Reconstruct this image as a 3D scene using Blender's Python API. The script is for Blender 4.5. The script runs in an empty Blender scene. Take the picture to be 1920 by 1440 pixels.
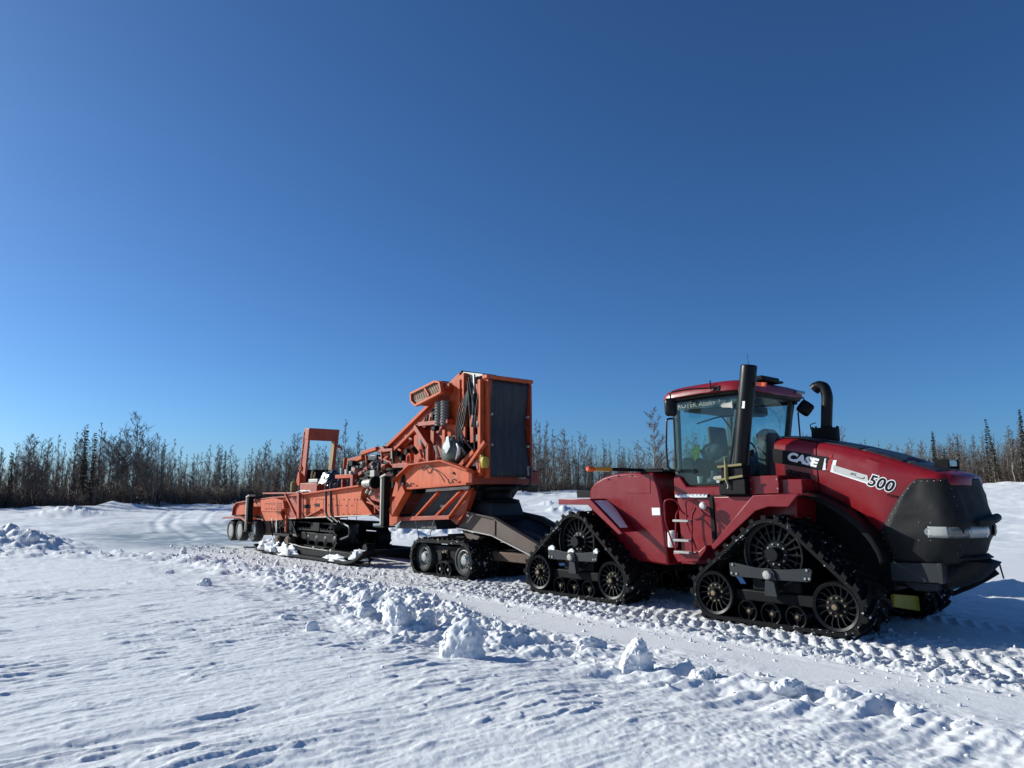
import bpy, bmesh, math, random
import numpy as np
from mathutils import Vector, Matrix, noise as mnoise

# ------------------------------------------------------------------ camera, sky, sun, exposure
sc = bpy.context.scene
C = sc.collection
rad = math.radians
cam_d = bpy.data.cameras.new('camera'); cam = bpy.data.objects.new('camera', cam_d); C.objects.link(cam)
cam_d.sensor_width = 36.0; cam_d.lens = 24.957; cam_d.clip_start = 0.1; cam_d.clip_end = 3000
cam.location = (0, 0, 1.986); cam.rotation_euler = (math.pi/2 + 0.144, 0, 0)
sc.camera = cam
SUN_EL = rad(23); SUN_VEC = Vector((-math.cos(rad(19))*math.cos(SUN_EL), math.sin(rad(19))*math.cos(SUN_EL), math.sin(SUN_EL)))
world = bpy.data.worlds.new('World'); sc.world = world; world.use_nodes = True
wn = world.node_tree.nodes; wl = world.node_tree.links
sky = wn.new('ShaderNodeTexSky'); sky.sky_type = 'NISHITA'; sky.sun_disc = False
sky.sun_elevation = SUN_EL; sky.sun_rotation = math.atan2(SUN_VEC.x, SUN_VEC.y)
sky.altitude = 0; sky.air_density = 0.72; sky.dust_density = 0.7; sky.ozone_density = 8.0
wn['Background'].inputs['Strength'].default_value = 0.090
wb = wn.new('ShaderNodeMix'); wb.data_type = 'RGBA'; wb.blend_type = 'MULTIPLY'; wb.inputs[0].default_value = 1.0; wb.inputs[7].default_value = (0.80, 1.02, 1.08, 1)   # camera white balance
wl.new(sky.outputs['Color'], wb.inputs[6]); wl.new(wb.outputs[2], wn['Background'].inputs['Color'])
sun_d = bpy.data.lights.new('sun', 'SUN'); sun = bpy.data.objects.new('sun', sun_d); C.objects.link(sun)
sun_d.energy = 5.0; sun_d.angle = rad(0.53); sun_d.color = (0.97, 0.965, 0.88)
sun.location = (-30, 10, 30); sun.rotation_euler = SUN_VEC.to_track_quat('Z', 'Y').to_euler()
sc.view_settings.view_transform = 'Standard'; sc.view_settings.look = 'None'
sc.view_settings.exposure = 0.25; sc.view_settings.gamma = 1.0; sc.view_settings.use_curve_mapping = False

# ------------------------------------------------------------------ the convoy frame: x forward along the road, y away from the viewer's side, z up
TH = 0.8634; PITCH = 0.010
T0 = Vector((4.7927, 11.3436, 0.0))
U = Vector((math.cos(TH), -math.sin(TH), 0)); LF = Vector((math.sin(TH), math.cos(TH), 0))
ROT = Matrix.Rotation(-TH, 4, 'Z') @ Matrix.Rotation(-PITCH, 4, 'Y')
FRAME = Matrix.Translation(T0) @ ROT
R = random.Random(7)

# ------------------------------------------------------------------ materials
MATS = {}
def nmat(name):
    m = bpy.data.materials.new(name); m.use_nodes = True
    return m, m.node_tree.nodes, m.node_tree.links, m.node_tree.nodes['Principled BSDF']
def ramp(n, l, src, stops):
    r = n.new('ShaderNodeValToRGB'); l.new(src, r.inputs['Fac'])
    e = r.color_ramp.elements
    while len(e) < len(stops): e.new(0.5)
    for k, (p, c) in enumerate(stops): e[k].position = p; e[k].color = (*c, 1) if len(c) == 3 else c
    return r
def noise_tex(n, l, scale, detail=4, rough=0.55, coord='Object', stretch=None):
    tc = n.new('ShaderNodeTexCoord'); t = n.new('ShaderNodeTexNoise')
    t.inputs['Scale'].default_value = scale; t.inputs['Detail'].default_value = detail; t.inputs['Roughness'].default_value = rough
    if stretch:
        mp = n.new('ShaderNodeMapping'); mp.inputs['Scale'].default_value = stretch
        l.new(tc.outputs[coord], mp.inputs['Vector']); l.new(mp.outputs['Vector'], t.inputs['Vector'])
    else: l.new(tc.outputs[coord], t.inputs['Vector'])
    return t
def mixc(n, l, fac, a, b):
    m = n.new('ShaderNodeMix'); m.data_type = 'RGBA'
    if isinstance(fac, (int, float)): m.inputs[0].default_value = fac
    else: l.new(fac, m.inputs[0])
    for s, v in ((6, a), (7, b)):
        if hasattr(v, 'is_output'): l.new(v, m.inputs[s])
        else: m.inputs[s].default_value = (*v, 1)
    return m.outputs[2]
def painted(name, col, col2=None, dirt=(0.10, 0.085, 0.075), rough=0.35, dirt_amt=0.35, scale=1.6, metal=0.0, chips=None, bump=0.015, spec=0.5):
    """weathered surface: large fading patches, vertical streaks, fine dirt, small dents"""
    m, n, l, b = nmat(name)
    col2 = col2 or tuple(c*0.8 for c in col)
    t1 = noise_tex(n, l, scale, 5, 0.6)
    f1 = ramp(n, l, t1.outputs['Fac'], [(0.35, (0, 0, 0)), (0.68, (1, 1, 1))])
    c = mixc(n, l, f1.outputs['Color'], col, col2)
    t2 = noise_tex(n, l, 9.0, 6, 0.7, stretch=(1.0, 1.0, 0.22))
    f2 = ramp(n, l, t2.outputs['Fac'], [(0.48, (0, 0, 0)), (0.75, (dirt_amt,)*3)])
    c = mixc(n, l, f2.outputs['Color'], c, dirt)
    if chips:
        t3 = noise_tex(n, l, 34.0, 3, 0.6)
        f3 = ramp(n, l, t3.outputs['Fac'], [(0.66, (0, 0, 0)), (0.70, (1, 1, 1))])
        c = mixc(n, l, f3.outputs['Color'], c, chips)
    l.new(c, b.inputs['Base Color'])
    t4 = noise_tex(n, l, 5.0, 5, 0.6)
    rr = n.new('ShaderNodeMapRange'); rr.inputs['To Min'].default_value = max(0.05, rough-0.12); rr.inputs['To Max'].default_value = min(1, rough+0.2)
    l.new(t4.outputs['Fac'], rr.inputs['Value']); l.new(rr.outputs['Result'], b.inputs['Roughness'])
    b.inputs['Metallic'].default_value = metal; b.inputs['Specular IOR Level'].default_value = spec
    if bump:
        bp = n.new('ShaderNodeBump'); bp.inputs['Strength'].default_value = 0.35; bp.inputs['Distance'].default_value = bump
        l.new(t1.outputs['Fac'], bp.inputs['Height']); l.new(bp.outputs['Normal'], b.inputs['Normal'])
    MATS[name] = m; return m
painted('red_paint', (0.215, 0.0055, 0.010), (0.19, 0.0065, 0.011), dirt=(0.12, 0.03, 0.028), rough=0.27, dirt_amt=0.22, bump=0.003)
painted('red_roof', (0.225, 0.007, 0.012), (0.20, 0.008, 0.013), dirt=(0.14, 0.05, 0.05), rough=0.28, dirt_amt=0.2, bump=0.002)
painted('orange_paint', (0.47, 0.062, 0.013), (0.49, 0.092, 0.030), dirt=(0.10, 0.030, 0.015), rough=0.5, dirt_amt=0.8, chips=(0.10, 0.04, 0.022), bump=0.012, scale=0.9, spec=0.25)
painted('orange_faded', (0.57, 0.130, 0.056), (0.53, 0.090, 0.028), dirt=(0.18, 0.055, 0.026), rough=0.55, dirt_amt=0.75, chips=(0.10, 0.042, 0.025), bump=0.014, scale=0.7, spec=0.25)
painted('orange_shaded', (0.31, 0.033, 0.007), (0.38, 0.046, 0.011), dirt=(0.06, 0.022, 0.013), rough=0.5, dirt_amt=0.75, chips=(0.10, 0.05, 0.035), bump=0.01)  # deeper orange; the shade of unlit faces is put into the colour
painted('brown_steel', (0.085, 0.055, 0.041), (0.068, 0.038, 0.029), dirt=(0.06, 0.035, 0.028), rough=0.6, dirt_amt=0.6, chips=(0.2, 0.07, 0.04), bump=0.01)
painted('grey_steel', (0.16, 0.165, 0.16), (0.12, 0.125, 0.12), dirt=(0.08, 0.06, 0.05), rough=0.5, dirt_amt=0.5, bump=0.006)
painted('black_steel', (0.0045, 0.005, 0.0055), (0.008, 0.0085, 0.009), dirt=(0.018, 0.017, 0.016), rough=0.55, dirt_amt=0.25, bump=0.004, spec=0.14)
painted('black_gloss', (0.0045, 0.005, 0.006), (0.007, 0.0075, 0.009), dirt=(0.014, 0.014, 0.014), rough=0.36, dirt_amt=0.2, bump=0.0, spec=0.2)
painted('dark_grey_paint', (0.017, 0.020, 0.024), (0.023, 0.026, 0.030), dirt=(0.04, 0.04, 0.04), rough=0.5, dirt_amt=0.35, bump=0.004, spec=0.3)
painted('hood_black', (0.020, 0.022, 0.027), (0.03, 0.032, 0.036), dirt=(0.07, 0.07, 0.075), rough=0.38, dirt_amt=0.35, bump=0.003)
painted('silver', (0.42, 0.42, 0.41), (0.30, 0.30, 0.29), dirt=(0.09, 0.08, 0.07), rough=0.38, dirt_amt=0.5, metal=0.7, bump=0.003)
painted('pale_metal', (0.42, 0.40, 0.36), (0.32, 0.30, 0.27), dirt=(0.12, 0.10, 0.08), rough=0.5, dirt_amt=0.5, metal=0.2, bump=0.004)
painted('tan_matte', (0.36, 0.25, 0.13), (0.30, 0.20, 0.10), dirt=(0.14, 0.10, 0.06), rough=0.8, dirt_amt=0.4)
painted('yellow_paint', (0.50, 0.36, 0.02), (0.42, 0.30, 0.03), dirt=(0.12, 0.09, 0.03), rough=0.5, dirt_amt=0.5)
painted('hi_vis', (0.42, 0.62, 0.05), (0.55, 0.60, 0.06), rough=0.8, dirt_amt=0.1)
painted('strap_yellow', (0.20, 0.17, 0.07), (0.26, 0.22, 0.10), rough=0.8, dirt_amt=0.4)
painted('white_paint', (0.72, 0.72, 0.70), (0.62, 0.62, 0.60), dirt=(0.3, 0.28, 0.26), rough=0.5, dirt_amt=0.3, bump=0.002)
painted('decal_white', (0.80, 0.80, 0.80), (0.76, 0.76, 0.77), rough=0.4, dirt_amt=0.1, bump=0)
painted('decal_silver', (0.42, 0.42, 0.40), (0.5, 0.5, 0.48), rough=0.4, dirt_amt=0.2, bump=0)
painted('decal_black', (0.006, 0.006, 0.007), rough=0.5, dirt_amt=0.05, bump=0, spec=0.15)
painted('decal_red', (0.40, 0.015, 0.02), rough=0.4, dirt_amt=0.1, bump=0)
painted('window_letters', (0.26, 0.31, 0.30), (0.16, 0.20, 0.19), rough=0.5, dirt_amt=0.3, bump=0)
painted('seat_fabric', (0.075, 0.085, 0.085), (0.095, 0.105, 0.105), rough=0.9, dirt_amt=0.2, bump=0.006)
painted('interior_grey', (0.060, 0.068, 0.070), (0.075, 0.085, 0.085), rough=0.7, dirt_amt=0.2)
painted('canvas', (0.009, 0.0095, 0.010), (0.014, 0.0145, 0.015), dirt=(0.024, 0.024, 0.023), rough=0.6, dirt_amt=0.3, scale=2.5, bump=0.03, spec=0.22)
painted('belt_rubber', (0.020, 0.024, 0.030), (0.034, 0.036, 0.040), dirt=(0.075, 0.075, 0.075), rough=0.6, dirt_amt=0.5, bump=0.01)
painted('hose_rubber', (0.012, 0.013, 0.014), rough=0.5, dirt_amt=0.2)
painted('tyre_rubber', (0.010, 0.010, 0.0105), (0.018, 0.018, 0.018), dirt=(0.07, 0.07, 0.07), rough=0.75, dirt_amt=0.4)
painted('dusty_hub', (0.34, 0.34, 0.32), (0.24, 0.24, 0.225), dirt=(0.5, 0.5, 0.5), rough=0.8, dirt_amt=0.4)
painted('rust_gear', (0.075, 0.045, 0.03), (0.11, 0.06, 0.04), dirt=(0.03, 0.02, 0.02), rough=0.7, dirt_amt=0.5)
painted('wire_mesh', (0.26, 0.15, 0.09), (0.20, 0.11, 0.07), dirt=(0.07, 0.05, 0.04), rough=0.7, dirt_amt=0.5)
painted('tarp_black', (0.02, 0.022, 0.025), (0.035, 0.037, 0.04), rough=0.22, dirt_amt=0.1, bump=0.02, scale=6)
painted('wrap_green', (0.05, 0.075, 0.06), (0.16, 0.18, 0.15), rough=0.3, dirt_amt=0.2, bump=0.03, scale=5)
painted('brass', (0.30, 0.22, 0.12), (0.2, 0.15, 0.1), rough=0.4, metal=0.6, dirt_amt=0.4)
def rubber_snow():
    m, n, l, b = nmat('track_rubber')
    t = noise_tex(n, l, 13.0, 6, 0.62); f = ramp(n, l, t.outputs['Fac'], [(0.61, (0, 0, 0)), (0.645, (1, 1, 1))])
    t2 = noise_tex(n, l, 2.2, 3, 0.5); g = ramp(n, l, t2.outputs['Fac'], [(0.42, (0, 0, 0)), (0.58, (1, 1, 1))])
    mu = n.new('ShaderNodeMath'); mu.operation = 'MULTIPLY'; l.new(f.outputs['Color'], mu.inputs[0]); l.new(g.outputs['Color'], mu.inputs[1])
    t3 = noise_tex(n, l, 5.0, 4, 0.6); base = mixc(n, l, t3.outputs['Fac'], (0.004, 0.004, 0.0045), (0.009, 0.009, 0.0095))
    l.new(mixc(n, l, mu.outputs[0], base, (0.72, 0.75, 0.80)), b.inputs['Base Color']); b.inputs['Roughness'].default_value = 0.7; b.inputs['Specular IOR Level'].default_value = 0.12
    bp = n.new('ShaderNodeBump'); bp.inputs['Strength'].default_value = 0.5; bp.inputs['Distance'].default_value = 0.01
    l.new(t.outputs['Fac'], bp.inputs['Height']); l.new(bp.outputs['Normal'], b.inputs['Normal'])
    MATS['track_rubber'] = m
rubber_snow()
def glass_mat(name, tint, gloss):
    m, n, l, b = nmat(name); n.remove(b)
    tr = n.new('ShaderNodeBsdfTransparent'); tr.inputs['Color'].default_value = (*tint, 1)
    gl = n.new('ShaderNodeBsdfGlossy'); gl.inputs['Roughness'].default_value = 0.03; gl.inputs['Color'].default_value = (1, 1, 1, 1)
    lwt = n.new('ShaderNodeLayerWeight'); lwt.inputs['Blend'].default_value = 0.5; pw = n.new('ShaderNodeMath'); pw.operation = 'POWER'; pw.inputs[1].default_value = 4.0; l.new(lwt.outputs['Facing'], pw.inputs[0])
    fr = n.new('ShaderNodeMath'); fr.operation = 'MULTIPLY_ADD'; fr.inputs[1].default_value = 0.7; fr.inputs[2].default_value = gloss; l.new(pw.outputs[0], fr.inputs[0])
    mx = n.new('ShaderNodeMixShader'); l.new(fr.outputs[0], mx.inputs[0]); l.new(tr.outputs[0], mx.inputs[1]); l.new(gl.outputs[0], mx.inputs[2])
    df = n.new('ShaderNodeBsdfDiffuse'); df.inputs['Color'].default_value = (0.35, 0.42, 0.42, 1)
    tn = noise_tex(n, l, 3.0, 4, 0.6); rp = ramp(n, l, tn.outputs['Fac'], [(0.35, (0.004,)*3), (0.75, (0.022,)*3)])
    m2 = n.new('ShaderNodeMixShader'); l.new(rp.outputs['Color'], m2.inputs[0]); l.new(mx.outputs[0], m2.inputs[1]); l.new(df.outputs[0], m2.inputs[2])
    l.new(m2.outputs[0], n['Material Output'].inputs['Surface']); MATS[name] = m
glass_mat('cab_glass', (0.80, 0.915, 0.91), 0.025)
def simple(name, col, rough=0.5, **kw):
    m, n, l, b = nmat(name); b.inputs['Base Color'].default_value = (*col, 1); b.inputs['Roughness'].default_value = rough
    t = noise_tex(n, l, 8, 4, 0.6); l.new(mixc(n, l, t.outputs['Fac'], tuple(c*0.85 for c in col), tuple(min(1, c*1.12) for c in col)), b.inputs['Base Color'])
    for k, v in kw.items(): b.inputs[k].default_value = v
    MATS[name] = m
simple('amber_lens', (0.75, 0.10, 0.01), 0.15, **{'Coat Weight': 0.6})
simple('reflector_yellow', (0.55, 0.25, 0.02), 0.25, **{'Coat Weight': 0.4})
simple('lamp_lens', (0.36, 0.37, 0.35), 0.14, **{'Coat Weight': 0.8})
simple('lamp_grey', (0.09, 0.095, 0.095), 0.16, **{'Coat Weight': 0.8})
simple('rung_metal', (0.38, 0.36, 0.34), 0.45)
def snow_mat(name, fine=True):
    m, n, l, b = nmat(name)
    b.inputs['Roughness'].default_value = 0.62; b.inputs['Specular IOR Level'].default_value = 0.25
    t = noise_tex(n, l, 0.6 if fine else 3.0, 5, 0.6)
    c = mixc(n, l, t.outputs['Fac'], (0.75, 0.755, 0.765), (0.82, 0.82, 0.815))
    if fine:
        a1 = n.new('ShaderNodeAttribute'); a1.attribute_name = 'ice'
        a2 = n.new('ShaderNodeAttribute'); a2.attribute_name = 'packed'
        c = mixc(n, l, a2.outputs['Fac'], c, (0.66, 0.66, 0.665))
        ti = noise_tex(n, l, 0.35, 5, 0.6, stretch=(1.0, 2.6, 1.0)); ri = ramp(n, l, ti.outputs['Fac'], [(0.30, (0, 0, 0)), (0.55, (1, 1, 1))])
        mm = n.new('ShaderNodeMath'); mm.operation = 'MULTIPLY'; l.new(a1.outputs['Fac'], mm.inputs[0]); l.new(ri.outputs['Color'], mm.inputs[1])
        c = mixc(n, l, mm.outputs[0], c, (0.34, 0.37, 0.335))
        rr = n.new('ShaderNodeMapRange'); rr.inputs['To Min'].default_value = 0.62; rr.inputs['To Max'].default_value = 0.28
        l.new(mm.outputs[0], rr.inputs['Value']); l.new(rr.outputs['Result'], b.inputs['Roughness'])
    l.new(c, b.inputs['Base Color'])
    t1 = noise_tex(n, l, 26.0, 6, 0.7); t2 = noise_tex(n, l, 120.0, 3, 0.6)
    ad = n.new('ShaderNodeMath'); ad.operation = 'MULTIPLY_ADD'; ad.inputs[1].default_value = 0.35
    l.new(t2.outputs['Fac'], ad.inputs[0]); l.new(t1.outputs['Fac'], ad.inputs[2])
    bp = n.new('ShaderNodeBump'); bp.inputs['Strength'].default_value = 0.45; bp.inputs['Distance'].default_value = 0.018
    l.new(ad.outputs[0], bp.inputs['Height']); l.new(bp.outputs['Normal'], b.inputs['Normal'])
    MATS[name] = m
snow_mat('snow'); snow_mat('snow_clod', False)
def bark(name, c1, c2, scale):
    m, n, l, b = nmat(name); t = noise_tex(n, l, scale, 5, 0.7, stretch=(1, 1, 0.6))
    r = ramp(n, l, t.outputs['Fac'], [(0.40, c1), (0.56, c2)]); l.new(r.outputs['Color'], b.inputs['Base Color']); b.inputs['Roughness'].default_value = 0.9
    MATS[name] = m
bark('birch_bark', (0.10, 0.085, 0.07), (0.36, 0.32, 0.27), 1.4)
bark('brown_bark', (0.07, 0.055, 0.045), (0.15, 0.12, 0.10), 1.4)
bark('twigs', (0.105, 0.080, 0.064), (0.185, 0.146, 0.116), 0.5)
bark('brush_stems', (0.072, 0.053, 0.041), (0.135, 0.103, 0.080), 0.3)
bark('spruce_needles', (0.012, 0.018, 0.010), (0.035, 0.042, 0.022), 1.0)

# ------------------------------------------------------------------ mesh helpers (coordinates are convoy-frame metres)
class MB:
    def __init__(s): s.v = []; s.f = []
    def add(s, vs, fs):
        o = len(s.v); s.v += [tuple(p) for p in vs]; s.f += [tuple(i+o for i in f) for f in fs]; return s
    def box(s, x0, x1, y0, y1, z0, z1):
        return s.add([(x, y, z) for x in (x0, x1) for y in (y0, y1) for z in (z0, z1)],
                     [(0, 1, 3, 2), (4, 6, 7, 5), (0, 4, 5, 1), (2, 3, 7, 6), (0, 2, 6, 4), (1, 5, 7, 3)])
    def _pr(s, a, b):
        n = len(a); return s.add(list(a)+list(b), [tuple(range(n))[::-1], tuple(range(n, 2*n))]+[(i, (i+1) % n, (i+1) % n+n, i+n) for i in range(n)])
    def prism(s, poly, y0, y1): return s._pr([(x, y0, z) for x, z in poly], [(x, y1, z) for x, z in poly])
    def prismx(s, poly, x0, x1): return s._pr([(x0, y, z) for y, z in poly], [(x1, y, z) for y, z in poly])
    def prismz(s, poly, z0, z1): return s._pr([(x, y, z0) for x, y in poly], [(x, y, z1) for x, y in poly])
    def bar(s, p, q, w, h, up=(0, 0, 1)):
        p, q = Vector(p), Vector(q); d = (q-p).normalized(); a = d.cross(Vector(up))
        if a.length < 1e-4: a = d.cross(Vector((1, 0, 0)))
        a.normalize(); b = a.cross(d); a *= w/2; b *= h/2
        vs = [p-a-b, p+a-b, p+a+b, p-a+b]; return s._pr(vs, [v+(q-p) for v in vs])
    def tube(s, path, r, n=8):
        P = [Vector(p) for p in path]; m = len(P); rs = r if isinstance(r, (list, tuple)) else [r]*m
        ref = None; vs = []
        for i in range(m):
            d = (P[min(i+1, m-1)]-P[max(i-1, 0)]).normalized()
            if ref is None: ref = d.orthogonal().normalized()
            ref = (ref-d*ref.dot(d)).normalized(); b = d.cross(ref)
            for k in range(n):
                a = 2*math.pi*k/n; vs.append(P[i]+(ref*math.cos(a)+b*math.sin(a))*rs[i])
        fs = [(i*n+k, i*n+(k+1) % n, (i+1)*n+(k+1) % n, (i+1)*n+k) for i in range(m-1) for k in range(n)]
        fs += [tuple(range(n))[::-1], tuple(range((m-1)*n, m*n))]
        return s.add(vs, fs)
    def lathe(s, prof, c, axis='y', n=32, closed=True):
        """prof: (radius, offset along axis)"""
        vs = []
        for r, t in prof:
            for k in range(n):
                a = 2*math.pi*k/n; u, w = r*math.cos(a), r*math.sin(a)
                vs.append((c[0]+u, c[1]+t, c[2]+w) if axis == 'y' else (c[0]+t, c[1]+u, c[2]+w) if axis == 'x' else (c[0]+u, c[1]+w, c[2]+t))
        m = len(prof)
        fs = [(i*n+k, i*n+(k+1) % n, (i+1)*n+(k+1) % n, (i+1)*n+k) for i in range(m-1) for k in range(n)]
        if closed: fs += [tuple(range(n)), tuple(range((m-1)*n, m*n))[::-1]]
        return s.add(vs, fs)
    def cyl(s, p, q, r, n=16): return s.tube([p, q], r, n)
    def grid(s, rows):
        m, n = len(rows), len(rows[0])
        return s.add([p for r in rows for p in r], [(i*n+j, i*n+j+1, (i+1)*n+j+1, (i+1)*n+j) for i in range(m-1) for j in range(n-1)])
    def mesh(s, name, org=(0, 0, 0), smooth=True, angle=35):
        me = bpy.data.meshes.new(name); me.from_pydata([(x-org[0], y-org[1], z-org[2]) for x, y, z in s.v], [], s.f)
        bm = bmesh.new(); bm.from_mesh(me); bmesh.ops.recalc_face_normals(bm, faces=bm.faces); bm.to_mesh(me); bm.free()
        if smooth:
            me.polygons.foreach_set('use_smooth', [True]*len(me.polygons)); me.set_sharp_from_angle(angle=rad(angle))
        return me
    def build(s, name, mat, parent, bevel=0.0, solid=0.0, kind=None, label=None, smooth=True, angle=35):
        org = ORG.get(parent.name, (0, 0, 0)) if parent else (0, 0, 0)
        me = s.mesh(name, org, smooth, angle); me.materials.append(MATS[mat])
        o = bpy.data.objects.new(name, me); C.objects.link(o)
        if parent: o.parent = parent; ORG[o.name] = org
        if solid:
            md = o.modifiers.new('thickness', 'SOLIDIFY'); md.thickness = solid; md.offset = 0
        if bevel:
            md = o.modifiers.new('bevel', 'BEVEL'); md.width = bevel; md.segments = 2; md.limit_method = 'ANGLE'; md.angle_limit = rad(40)
        if kind: o['kind'] = kind
        if label: o['label'] = label
        return o
ORG = {}
def thing(name, label, cat, org, group=None):
    o = bpy.data.objects.new(name, None); C.objects.link(o); o.empty_display_size = 0.3
    o.matrix_world = FRAME @ Matrix.Translation(org)
    o['label'] = label; o['category'] = cat
    if group: o['group'] = group
    ORG[o.name] = tuple(org); return o
def tag(o, label, cat, group=None):
    o['label'] = label; o['category'] = cat
    if group: o['group'] = group
    return o
def lone(mb, name, mat, label, cat, org, group=None, **kw):
    """a thing that is a single mesh, given in convoy coordinates"""
    me = mb.mesh(name, org, kw.pop('smooth', True), kw.pop('angle', 35)); me.materials.append(MATS[mat])
    o = bpy.data.objects.new(name, me); C.objects.link(o); o.matrix_world = FRAME @ Matrix.Translation(org)
    return tag(o, label, cat, group)
def copy_tree(o, parent=None):
    c = o.copy(); C.objects.link(c); c.parent = parent
    for ch in list(o.children): copy_tree(ch, c)
    return c
def lerp(a, b, t): return tuple(x+(y-x)*t for x, y in zip(a, b))
def interp(x, pts):
    return float(np.interp(x, [p[0] for p in pts], [p[1] for p in pts]))
def arc_path(pts, seg=5, r=0.08):
    """polyline with rounded corners"""
    P = [Vector(p) for p in pts]; out = [P[0]]
    for a, b, c in zip(P, P[1:], P[2:]):
        d1 = (a-b); d2 = (c-b); k = min(r, d1.length*0.45, d2.length*0.45)
        s, e = b+d1.normalized()*k, b+d2.normalized()*k
        for i in range(seg+1):
            t = i/seg; out.append(s*(1-t)**2+b*2*t*(1-t)+e*t*t)
    return out+[P[-1]]
def text(name, body, mat, parent, mtx, size, shear=0.0, bold=0.0, depth=0.002, spacing=1.0, scale_x=1.0):
    """flat lettering; mtx maps text plane (x right, y up) into convoy coordinates"""
    cu = bpy.data.curves.new(name, 'FONT'); cu.body = body; cu.size = size; cu.shear = shear; cu.offset = bold; cu.extrude = depth
    cu.space_character = spacing; cu.resolution_u = 4
    tmp = bpy.data.objects.new('tmp', cu); C.objects.link(tmp)
    me = bpy.data.meshes.new_from_object(tmp.evaluated_get(bpy.context.evaluated_depsgraph_get()))
    C.objects.unlink(tmp); bpy.data.objects.remove(tmp)
    org = Vector(ORG[parent.name])
    me.transform(Matrix.Translation(-org) @ mtx @ Matrix.Diagonal((scale_x, 1, 1, 1)))
    me.name = name; me.materials.clear(); me.materials.append(MATS[mat])
    o = bpy.data.objects.new(name, me); C.objects.link(o); o.parent = parent; ORG[o.name] = tuple(org)
    return o
def side_frame(p, q, y):
    """text plane on the near side: baseline from p to q, both (x, z)"""
    dx = Vector((q[0]-p[0], 0, q[1]-p[1])).normalized(); n = Vector((0, -1, 0)); dy = n.cross(dx)
    m = Matrix((dx, dy, n)).transposed().to_4x4(); m.translation = Vector((p[0], y, p[1])); return m

# ------------------------------------------------------------------ tractor
tractor = thing('tracked_tractor', 'red articulated farm tractor on four black triangular rubber tracks, lettered CASE IH and 500', 'tractor', (-1.95, 0, 0))

def hull_path(circles, n=140):
    pts = []
    for cx, cz, r in circles:
        for k in range(72):
            a = 2*math.pi*k/72; pts.append((cx+r*math.cos(a), cz+r*math.sin(a)))
    pts = sorted(set(pts))
    def half(ps):
        h = []
        for p in ps:
            while len(h) > 1 and (h[-1][0]-h[-2][0])*(p[1]-h[-2][1])-(h[-1][1]-h[-2][1])*(p[0]-h[-2][0]) <= 0: h.pop()
            h.append(p)
        return h
    h = half(pts)[:-1]+half(pts[::-1])[:-1]
    P = np.array(h+[h[0]]); d = np.r_[0, np.cumsum(np.hypot(*np.diff(P, axis=0).T))]
    s = np.linspace(0, d[-1], n, endpoint=False)
    return np.c_[np.interp(s, d, P[:, 0]), np.interp(s, d, P[:, 1])], d[-1]
def belt_frames(path):
    nx = np.roll(path, -1, 0)-np.roll(path, 1, 0); nx /= np.linalg.norm(nx, axis=1)[:, None]
    return nx, np.c_[nx[:, 1], -nx[:, 0]]      # tangent, outward normal (counter-clockwise path)
def belt_mesh(path, w, th):
    t, nrm = belt_frames(path); n = len(path); b = MB(); vs = []
    for i in range(n):
        o = path[i]; a = path[i]-nrm[i]*th
        vs += [(o[0], -w/2, o[1]), (o[0], w/2, o[1]), (a[0], w/2, a[1]), (a[0], -w/2, a[1])]
    fs = []
    for i in range(n):
        j = (i+1) % n
        for k in range(4): fs.append((i*4+k, i*4+(k+1) % 4, j*4+(k+1) % 4, j*4+k))
    return b.add(vs, fs)
def lug_mesh(path, length, w, count, h, sweep, lw):
    b = MB(); n = len(path); t, nrm = belt_frames(path)
    def at(s):
        f = (s/length % 1)*n; i = int(f) % n; j = (i+1) % n; k = f-int(f)
        return path[i]*(1-k)+path[j]*k, nrm[i]*(1-k)+nrm[j]*k
    for side in (-1, 1):
        for c in range(count):
            s0 = (c+(0.5 if side > 0 else 0))*length/count; rows = []
            for k in range(4):
                u = k/3; y = side*(w/2+0.004-u*(w/2-0.02)); sc_ = s0+u*sweep; hw = lw/2*(1-0.25*u)
                a, na = at(sc_-hw); d, nd = at(sc_+hw); e = 0.72
                a2, na2 = at(sc_-hw*e); d2, nd2 = at(sc_+hw*e)
                rows.append([(a[0]-na[0]*.01, y, a[1]-na[1]*.01), (a2[0]+na2[0]*h, y, a2[1]+na2[1]*h), (d2[0]+nd2[0]*h, y, d2[1]+nd2[1]*h), (d[0]-nd[0]*.01, y, d[1]-nd[1]*.01)])
            o = len(b.v); b.grid(rows); b.f += [(o, o+1, o+2, o+3), (o+12, o+15, o+14, o+13)]
    return b
def bolt_ring(b, c, r, n, rb, y0, y1, ph=0.0):
    for k in range(n):
        a = 2*math.pi*k/n+ph; b.cyl((c[0]+r*math.cos(a), y0, c[2]+r*math.sin(a)), (c[0]+r*math.cos(a), y1, c[2]+r*math.sin(a)), rb, 6)
    return b
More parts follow.
